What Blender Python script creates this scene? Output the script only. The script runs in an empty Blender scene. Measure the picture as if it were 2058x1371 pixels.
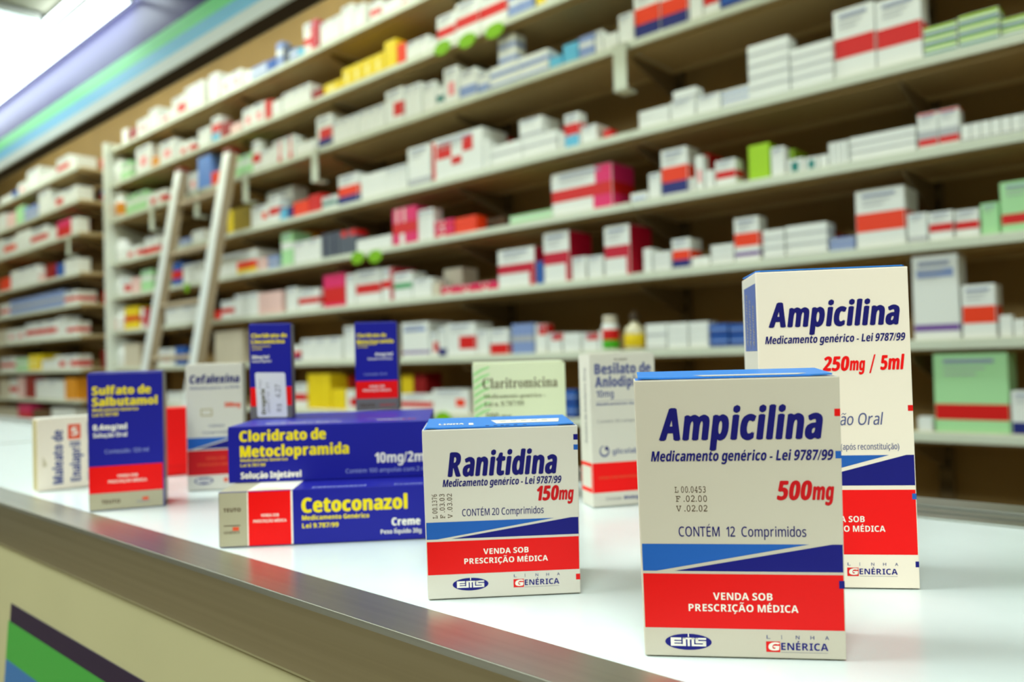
import bpy, bmesh, math, random
from mathutils import Vector, Matrix, Euler

random.seed(7)
C = bpy.context.scene.collection
SC = bpy.context.scene

# ------------------------------------------------------------------ camera
cam_d = bpy.data.cameras.new('camera'); cam = bpy.data.objects.new('camera', cam_d); C.objects.link(cam)
RX, RY, RZ = (0.73889047, 0.03595625, 0.67286553), (0.67324431, 0.00207346, -0.73941721), (-0.02798183, 0.99935121, -0.02267528)
cam.matrix_world = Matrix(((*RX, 0.0), (*RY, 0.0), (*RZ, 1.1), (0, 0, 0, 1)))
cam_d.sensor_width = 36.0
cam_d.lens = 36.0 * 1600.0 / 2058.0
cam_d.clip_start = 0.02; cam_d.clip_end = 60
cam_d.dof.use_dof = True
cam_d.dof.focus_distance = 0.30
cam_d.dof.aperture_fstop = 9.0
SC.camera = cam

# ------------------------------------------------------------------ exposure, world
SC.view_settings.view_transform = 'Standard'
SC.view_settings.look = 'None'
SC.view_settings.exposure = -0.36
SC.view_settings.gamma = 1.0
SC.view_settings.use_curve_mapping = False
w = bpy.data.worlds.new('shop_surroundings'); SC.world = w; w.use_nodes = True
w.node_tree.nodes['Background'].inputs[0].default_value = (0.9, 1.0, 0.92, 1)
w.node_tree.nodes['Background'].inputs[1].default_value = 0.05

# ------------------------------------------------------------------ main lights (the shop's ceiling lamps)
def area(name, loc, sx, sy, power, col=(0.89, 1.0, 0.95), rot=(0, 0, 0)):
    l = bpy.data.lights.new(name, 'AREA'); l.shape = 'RECTANGLE'; l.size = sx; l.size_y = sy
    l.energy = power; l.color = col
    o = bpy.data.objects.new(name, l); C.objects.link(o); o.location = loc; o.rotation_euler = rot
    return o
CEIL = 3.4
AISLE = [(-0.2, 1.62), (-2.0, 1.62), (-3.8, 1.62), (-5.6, 1.62), (-7.4, 1.62)]
LOW = 2.595            # the lower ceiling over the customer side
for i, (x, y) in enumerate(AISLE):
    area('aisle_lamp_light', (x, y, CEIL - 0.075), 1.3, 0.22, 13.5)
FRONT = [(0.7, -0.9), (-1.4, -0.5), (-3.6, -0.5), (-6.0, -0.5)]
for i, (x, y) in enumerate(FRONT):
    area('hall_lamp_light', (x, y, LOW - 0.075), 1.3, 0.5, 52)

# ------------------------------------------------------------------ materials
def lin(c):
    return tuple(((v / 255) / 12.92 if v / 255 <= 0.04045 else ((v / 255 + 0.055) / 1.055) ** 2.4) for v in c)
_m = {}
def mat(name, rgb, rough=0.5, metal=0.0, spec=0.24, emit=0.0, noise=None, bump=None, coat=0.0, trans=0.0):
    if name in _m: return _m[name]
    m = bpy.data.materials.new(name); m.use_nodes = True
    nt = m.node_tree; b = nt.nodes['Principled BSDF']
    c = (*lin(rgb), 1)
    b.inputs['Base Color'].default_value = c
    b.inputs['Roughness'].default_value = rough
    b.inputs['Metallic'].default_value = metal
    b.inputs['Specular IOR Level'].default_value = spec
    b.inputs['Coat Weight'].default_value = coat
    b.inputs['Transmission Weight'].default_value = trans
    if emit:
        b.inputs['Emission Color'].default_value = c
        b.inputs['Emission Strength'].default_value = emit
    if noise or bump:
        tc = nt.nodes.new('ShaderNodeTexCoord'); mp = nt.nodes.new('ShaderNodeMapping')
        nt.links.new(tc.outputs['Object'], mp.inputs[0])
    if noise:
        scale, amt, sc3 = noise
        mp.inputs['Scale'].default_value = sc3
        n = nt.nodes.new('ShaderNodeTexNoise'); n.inputs['Scale'].default_value = scale; n.inputs['Detail'].default_value = 5
        nt.links.new(mp.outputs[0], n.inputs['Vector'])
        r = nt.nodes.new('ShaderNodeValToRGB')
        r.color_ramp.elements[0].position = 0.3; r.color_ramp.elements[1].position = 0.7
        r.color_ramp.elements[0].color = (*[v * (1 - amt) for v in c[:3]], 1)
        r.color_ramp.elements[1].color = (*[min(1, v * (1 + amt)) for v in c[:3]], 1)
        nt.links.new(n.outputs['Fac'], r.inputs[0]); nt.links.new(r.outputs[0], b.inputs['Base Color'])
    if bump:
        scale, st = bump
        n2 = nt.nodes.new('ShaderNodeTexNoise'); n2.inputs['Scale'].default_value = scale
        nt.links.new(tc.outputs['Object'], n2.inputs['Vector'])
        bp = nt.nodes.new('ShaderNodeBump'); bp.inputs['Strength'].default_value = st; bp.inputs['Distance'].default_value = 0.001
        nt.links.new(n2.outputs['Fac'], bp.inputs['Height']); nt.links.new(bp.outputs[0], b.inputs['Normal'])
    _m[name] = m
    return m

PAL = {  # printed card colours
 'W': (232, 237, 234), 'R': (214, 26, 24), 'C': (196, 14, 50), 'O': (240, 62, 22), 'N': (34, 44, 120), 'B': (40, 92, 176),
 'L': (96, 186, 224), 'Y': (240, 212, 30), 'J': (250, 240, 150), 'G': (60, 160, 96), 'M': (164, 212, 30), 'P': (240, 150, 156),
 'H': (236, 200, 196), 'Q': (172, 226, 168), 'K': (84, 92, 106), 'X': (30, 32, 66), 'T': (30, 126, 122), 'S': (180, 184, 190),
 'A': (226, 150, 36), 'E': (208, 200, 180), 'U': (120, 84, 160), 'D': (150, 20, 24), 'V': (150, 128, 20), 'I': (134, 156, 208),
 'F': (226, 40, 110), 'CB': (104, 148, 226), 'Z': (104, 74, 46)}
def card(k):
    return mat('card_' + k, PAL[k], 0.42, spec=0.3)
M = dict(
 near=mat('carton_grey_white', (200, 191, 174), 0.5, spec=0.35), white=mat('carton_white', (212, 206, 194), 0.5, spec=0.35),
 cream=mat('carton_cream', (240, 226, 208), 0.5, spec=0.35),
 sage=mat('carton_pale_green', (226, 232, 196), 0.45),
 leaf=mat('print_leaf_green', (172, 224, 150), 0.45),
 red=mat('print_red', (224, 14, 14), 0.42), red2=mat('print_signal_red', (240, 8, 8), 0.42),
 crim=mat('print_dark_red', (196, 16, 24), 0.45),
 navy=mat('print_navy', (20, 18, 104), 0.42), navy2=mat('print_dark_navy', (18, 18, 116), 0.42),
 mid=mat('print_mid_blue', (34, 92, 176), 0.42),
 sky=mat('flap_blue', (58, 134, 220), 0.4),
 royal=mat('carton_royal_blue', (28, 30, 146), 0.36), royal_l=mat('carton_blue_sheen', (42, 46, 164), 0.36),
 yellow=mat('print_yellow', (238, 214, 20), 0.45), ink=mat('print_brown_ink', (84, 62, 40), 0.5),
 grey=mat('carton_grey', (176, 168, 142), 0.42), dgrey=mat('carton_grey_and_shade', (110, 106, 104), 0.35),
 pale=mat('print_white', (240, 234, 222), 0.45), slate=mat('print_slate', (92, 96, 140), 0.45),
 dim=mat('print_dim_grey', (150, 146, 150), 0.45), lilac=mat('print_lilac', (150, 158, 214), 0.45),
 dark=mat('gap_dark', (60, 44, 26), 0.8), kraft=mat('carton_raw_edge', (178, 164, 120), 0.7),
 olive=mat('print_olive', (96, 92, 50), 0.5), orange=mat('print_orange', (226, 84, 50), 0.45),
 sticker=mat('sticker_paper', (222, 220, 224), 0.5), sideblue=mat('print_side_blue', (84, 104, 164), 0.42))
shelf_m = mat('shelf_enamel', (210, 218, 200), 0.38, noise=(3, 0.05, (1, 1, 1)))
back_m = mat('rack_back_board', (158, 130, 82), 0.7, noise=(2.2, 0.12, (1, 1, 1)))
steel_m = mat('rack_dark_steel', (122, 104, 74), 0.5, metal=0.2)
slot_m = mat('slot_black', (26, 20, 14), 0.8)

# ------------------------------------------------------------------ object helpers
def link(name, bm, mats, parent=None, loc=(0, 0, 0), rz=0.0):
    me = bpy.data.meshes.new(name); bm.to_mesh(me); bm.free()
    for m in (mats if isinstance(mats, (list, tuple)) else [mats]): me.materials.append(m)
    o = bpy.data.objects.new(name, me); C.objects.link(o)
    o.location = loc; o.rotation_euler = (0, 0, rz)
    if parent: o.parent = parent
    return o
def tag(o, label, cat, group=None, kind=None):
    o['label'] = label; o['category'] = cat
    if group: o['group'] = group
    if kind: o['kind'] = kind
    return o
def thing(name, label, cat, loc=(0, 0, 0), rz=0.0, group=None):
    o = bpy.data.objects.new(name, None); C.objects.link(o); o.location = loc; o.rotation_euler = (0, 0, rz)
    o.empty_display_size = 0.05
    return tag(o, label, cat, group)
def structure(name, bm, m, loc=(0, 0, 0)):
    o = link(name, bm, m, loc=loc); o['kind'] = 'structure'; return o
def box(bm, x0, y0, z0, x1, y1, z1, mi=0, bev=0.0):
    vs = [bm.verts.new(p) for p in ((x0, y0, z0), (x1, y0, z0), (x1, y1, z0), (x0, y1, z0), (x0, y0, z1), (x1, y0, z1), (x1, y1, z1), (x0, y1, z1))]
    fs = [bm.faces.new([vs[i] for i in q]) for q in ((0, 3, 2, 1), (4, 5, 6, 7), (0, 1, 5, 4), (1, 2, 6, 5), (2, 3, 7, 6), (3, 0, 4, 7))]
    for f in fs: f.material_index = mi
    if bev:
        es = list({e for f in fs for e in f.edges})
        r = bmesh.ops.bevel(bm, geom=es, offset=bev, segments=1, profile=0.5, affect='EDGES')
    return fs
def lathe(bm, prof, n=20, mi=0, c=(0, 0)):
    rings = []
    for r, z in prof:
        rings.append([bm.verts.new((c[0] + r * math.cos(2 * math.pi * i / n), c[1] + r * math.sin(2 * math.pi * i / n), z)) for i in range(n)])
    for a, b in zip(rings, rings[1:]):
        for i in range(n):
            f = bm.faces.new((a[i], a[(i + 1) % n], b[(i + 1) % n], b[i])); f.smooth = True; f.material_index = mi
    bm.faces.new(list(reversed(rings[0]))).material_index = mi
    bm.faces.new(rings[-1]).material_index = mi
def prism(bm, pts, y0, y1, mi=0, axis='y'):
    def P(a, b, t): return (a, t, b) if axis == 'y' else ((t, a, b) if axis == 'x' else (a, b, t))
    A = [bm.verts.new(P(a, b, y0)) for a, b in pts]; B = [bm.verts.new(P(a, b, y1)) for a, b in pts]
    n = len(pts)
    fs = [bm.faces.new(A), bm.faces.new(list(reversed(B)))]
    for i in range(n): fs.append(bm.faces.new((A[i], B[i], B[(i + 1) % n], A[(i + 1) % n])))
    for f in fs: f.material_index = mi
    bmesh.ops.recalc_face_normals(bm, faces=fs)

# ------------------------------------------------------------------ lettering: Blender's own text glyphs turned into flat ink
ALPHA = {'b': (0x1D5D4, 0x1D5EE, 0x1D7EC), 'r': (0x1D5A0, 0x1D5BA, 0x1D7E2), 's': (0x1D400, 0x1D41A, 0x1D7CE), 'm': (0x1D670, 0x1D68A, 0x1D7F6)}
BASE = {'é': 'e', 'É': 'E', 'ã': 'a', 'Ã': 'A', 'ç': 'c', 'Ç': 'C', 'á': 'a', 'í': 'i', 'ú': 'u', 'õ': 'o', 'Ê': 'E', 'ó': 'o'}
_glyph = {}
_tc = bpy.data.curves.new('lettering', 'FONT'); _tc.resolution_u = 3; _tc.fill_mode = 'FRONT'
_to = bpy.data.objects.new('lettering', _tc); C.objects.link(_to)
def _mesh_of(s, bold):
    _tc.body = s; _tc.offset = bold
    ev = _to.evaluated_get(bpy.context.evaluated_depsgraph_get())
    me = ev.to_mesh()
    r = ([(v.co.x, v.co.y) for v in me.vertices], [tuple(p.vertices) for p in me.polygons]); ev.to_mesh_clear()
    return r
def styled(ch, st):
    u, l, d = ALPHA[st]
    if 'A' <= ch <= 'Z': return chr(u + ord(ch) - 65)
    if 'a' <= ch <= 'z': return chr(l + ord(ch) - 97)
    if '0' <= ch <= '9': return chr(d + ord(ch) - 48)
    return ch
MISS = []
def glyph(ch, st, bold):
    k = (ch, st, bold)
    if k not in _glyph:
        g = styled(ch, st); plain = g == ch; MISS.append((ch, st, bold))
        o = 0.0
        vs, fs = _mesh_of(g, o)
        xs = [v[0] for v in vs]; _glyph[k] = (vs, fs, max(xs) + max(.03, min(.065, min(xs))))
    return _glyph[k]
def lettering(s, st='b', bold=0.0, shear=0.0):
    key = (s, st, bold, shear, 0)
    if key in _glyph: return _glyph[key]
    V, Fc, x = [], [], 0.0
    def put(vs, fs):
        n = len(V); V.extend(vs); Fc.extend([tuple(i + n for i in f) for f in fs])
    for ch in s:
        if ch == ' ': x += .26; continue
        b = BASE.get(ch, ch); vs, fs, adv = glyph(b, st, 0.0)
        if styled(b, st) == b and st in 'bs': put([(a + x + .02, c + .01, 1.0) for a, c in vs], fs)
        for k, (dx, dy) in enumerate(((0, 0),) if not bold else ((-bold, 0), (0, bold * .35), (0, -bold * .35), (bold, 0))): put([(a + x + dx, c + dy, .2 * k) for a, c in vs], fs)
        adv += bold * .9
        if ch != b:
            xs = [v[0] for v in vs]; cx = x + (min(xs) + max(xs)) / 2; ty = max(v[1] for v in vs); t = .10 if st == 'b' else .06
            if ch in 'éÉáíúÊó': put([(cx - .07, ty + .05, 0), (cx - .07 + t, ty + .05, 0), (cx + .13, ty + .20, 0), (cx + .13 - t * 1.3, ty + .20, 0)], [(0, 1, 2, 3)])
            elif ch in 'ãÃõ':
                p = [(-.19, .06), (-.09, .15), (.07, .08), (.19, .16)]; put([(cx + a, ty + c, 0) for a, c in p] + [(cx + a, ty + c + t * .8, 0) for a, c in p], [(0, 1, 5, 4), (1, 2, 6, 5), (2, 3, 7, 6)])
            else: put([(cx - .05, -.01, 1), (cx + .04, -.01, 1), (cx + .10, -.12, 1), (cx - .02, -.21, 1), (cx - .12, -.20, 1), (cx - .10, -.14, 1), (cx + .01, -.12, 1)], [(0, 1, 2, 6), (2, 3, 4, 5), (2, 5, 6)])
        x += adv
    V = [(a + c * shear, c, l) for a, c, l in V]
    _glyph[key] = (V, Fc)
    return _glyph[key]
def warm_up():
    """reads all glyphs of one style at once, one to a line"""
    letters = [chr(65 + i) for i in range(26)] + [chr(97 + i) for i in range(26)] + [chr(48 + i) for i in range(10)]
    for st, off in (('b', 0.0), ('r', 0.0), ('s', 0.0), ('m', 0.0)):
        chars = [c for c in letters if c not in 'JKQWXYkwy' and (st != 'm' or c in 'FLVH' or c < 'A') and (st != 's' or c > 'Z' or c in 'CHLM' or c < 'A')] + ['-', '.', '/', ',', '$', ':', '(', ')']
        for plain in (False, True):
            cs = [c for c in chars if (styled(c, st) == c) == plain]
            if not cs: continue
            o = 0.0
            _tc.space_line = 3.0
            hh = [v[1] for v in _mesh_of('H' + '\n' * 40 + 'H', 0)[0]]; ls = (max(hh) - max(v for v in hh if v < -5)) / 40
            vs, fs = _mesh_of('\n'.join(styled(c, st) for c in cs), o)
            rows = [[] for _ in cs]; idx = {}
            for i, (x, y) in enumerate(vs):
                r = min(len(cs) - 1, max(0, round((0.3 - y) / ls))); idx[i] = (r, len(rows[r])); rows[r].append((x, y + ls * r))
            fr = [[] for _ in cs]
            for f in fs: fr[idx[f[0]][0]].append(tuple(idx[i][1] for i in f))
            _tc.space_line = 1.0
            for i, c in enumerate(cs):
                xs = [v[0] for v in rows[i]]; _glyph[(c, st, off)] = (rows[i], fr[i], max(xs) + max(.03, min(.065, min(xs))))
_cap = {}
def capheight(st):
    if st not in _cap:
        vs = glyph('H', st, 0.0)[0]; _cap[st] = (max(v[1] for v in vs), 0.0)
    return _cap[st]

warm_up()
class Face:
    """a printed panel: u to the right, v up, millimetres from its lower left corner"""
    def __init__(s, bm, mats, o, ux, uv, k=0.00006):
        s.bm, s.mats, s.o, s.ux, s.uv = bm, mats, Vector(o), Vector(ux), Vector(uv)
        s.n = s.ux.cross(s.uv).normalized(); s.k = k
    def mi(s, m):
        if m not in s.mats: s.mats.append(m)
        return s.mats.index(m)
    def P(s, u, v, lay): return s.o + s.ux * (u / 1000) + s.uv * (v / 1000) + s.n * (s.k * lay)
    def poly(s, pts, m, lay=1):
        f = s.bm.faces.new([s.bm.verts.new(s.P(u, v, lay)) for u, v in pts]); f.material_index = s.mi(m)
        f.normal_update()
        if f.normal.dot(s.n) < 0: f.normal_flip()
    def rect(s, u0, v0, u1, v1, m, lay=1): s.poly([(u0, v0), (u1, v0), (u1, v1), (u0, v1)], m, lay)
    def oval(s, cu, cv, ru, rv, m, lay=1, n=28): s.poly([(cu + ru * math.cos(2 * math.pi * i / n), cv + rv * math.sin(2 * math.pi * i / n)) for i in range(n)], m, lay)
    def rrect(s, u0, v0, u1, v1, r, m, lay=1):
        pts = []
        for cx, cy, a in ((u1 - r, v1 - r, 0), (u0 + r, v1 - r, 90), (u0 + r, v0 + r, 180), (u1 - r, v0 + r, 270)):
            for i in range(5):
                t = math.radians(a + i * 22.5); pts.append((cx + r * math.cos(t), cy + r * math.sin(t)))
        s.poly(pts, m, lay)
    def text(s, st, u, v, width, cap, m, bold=0.0, shear=0.0, lay=2, up=False, tilt=0.0, face=None):
        face = face or ('b' if bold > .009 else 'r'); vs, fs = lettering(st, face, .044 if (bold >= .03 and face == 'b') else (.018 if bold >= .02 and face == 'b' else (.010 if face == 'r' else 0.0)), shear)
        if not vs: return
        x0 = min(p[0] for p in vs); x1 = max(p[0] for p in vs); H, L = capheight(face)
        kx = width / (x1 - x0); ky = cap / (H - L); i = s.mi(m)
        bv = []
        for x, y, dl in vs:
            a, b = (x - x0) * kx, (y - L) * ky + tilt * (x - x0) * kx
            bv.append(s.bm.verts.new(s.P(u - b, v + a, lay + dl) if up else s.P(u + a, v + b, lay + dl)))
        for f in fs:
            try: q = s.bm.faces.new([bv[j] for j in f])
            except ValueError: continue
            q.material_index = i; q.normal_update()
            if q.normal.dot(s.n) < 0: q.normal_flip()

def carton(label, loc, deg, w, h, d, col, paint, flare=0.0, side=None, top=None, group=None, bottom=None, cat='medicine box', right=None):
    """one folded card carton; x along its front, y into its depth; returns object, builder lists"""
    w, h, d = w / 1000, h / 1000, d / 1000
    bm = bmesh.new(); mats = [col]
    fs = box(bm, 0, 0, 0, w, d, h, 0)
    mats += [side or col, top or col, M['kraft'], right or side or col]
    fs[1].material_index = 2; fs[0].material_index = 3; fs[3].material_index = 4; fs[5].material_index = 1
    es = [e for f in fs for e in f.edges]
    bmesh.ops.bevel(bm, geom=list(set(es)), offset=0.00045, segments=2, profile=0.6, affect='EDGES')
    bmesh.ops.recalc_face_normals(bm, faces=list(bm.faces))
    F = Face(bm, mats, (0, 0, 0), (1, 0, 0), (0, 0, 1))
    S = Face(bm, mats, (0, d, 0), (0, -1, 0), (0, 0, 1))     # left side, u from the back edge to the front edge
    R = Face(bm, mats, (w, 0, 0), (0, 1, 0), (0, 0, 1))
    T = Face(bm, mats, (0, 0, h), (1, 0, 0), (0, 1, 0))
    paint(F, S, R, T)
    if flare:
        for v in bm.verts:
            t = v.co.z / h
            v.co.x += (v.co.x - w / 2) * flare * t; v.co.y += -0.35 * flare * w * t * (1 if v.co.y < d * .5 else .2)
    o = link('medicine_carton', bm, mats, loc=loc, rz=math.radians(deg))
    tag(o, label, cat, group)
    return o
def flap(parent, w, h, d, m, lift=1.2, paint=None, y0=0.6, inset=(5, 3)):
    """the tuck-in lid of a carton: a thin card lid with a rounded free edge"""
    bm = bmesh.new(); mats = [m]
    a, b = inset; n = 8
    pts = [(0.5, d - 0.3), (0.5, 3.0), (a, y0), (w - b, y0), (w - 0.5, 3.0), (w - 0.5, d - 0.3)]
    z = lambda y: h + 0.25 + lift * (y - y0) / max(1, d)
    A = [bm.verts.new((x / 1000, y / 1000, z(y) / 1000)) for x, y in pts]
    B = [bm.verts.new((x / 1000, y / 1000, (z(y) + 0.5) / 1000)) for x, y in pts]
    k = len(pts); bm.faces.new(list(reversed(A))); bm.faces.new(B)
    for i in range(k): bm.faces.new((A[i], A[(i + 1) % k], B[(i + 1) % k], B[i]))
    bmesh.ops.recalc_face_normals(bm, faces=list(bm.faces))
    if paint:
        s = lift / max(1, d); T = Face(bm, mats, (0, 0, (h + 0.8 - s * y0) / 1000), (1, 0, 0), (0, 1, s)); paint(T)
    return link('lid_flap', bm, mats, parent=parent)
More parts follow.
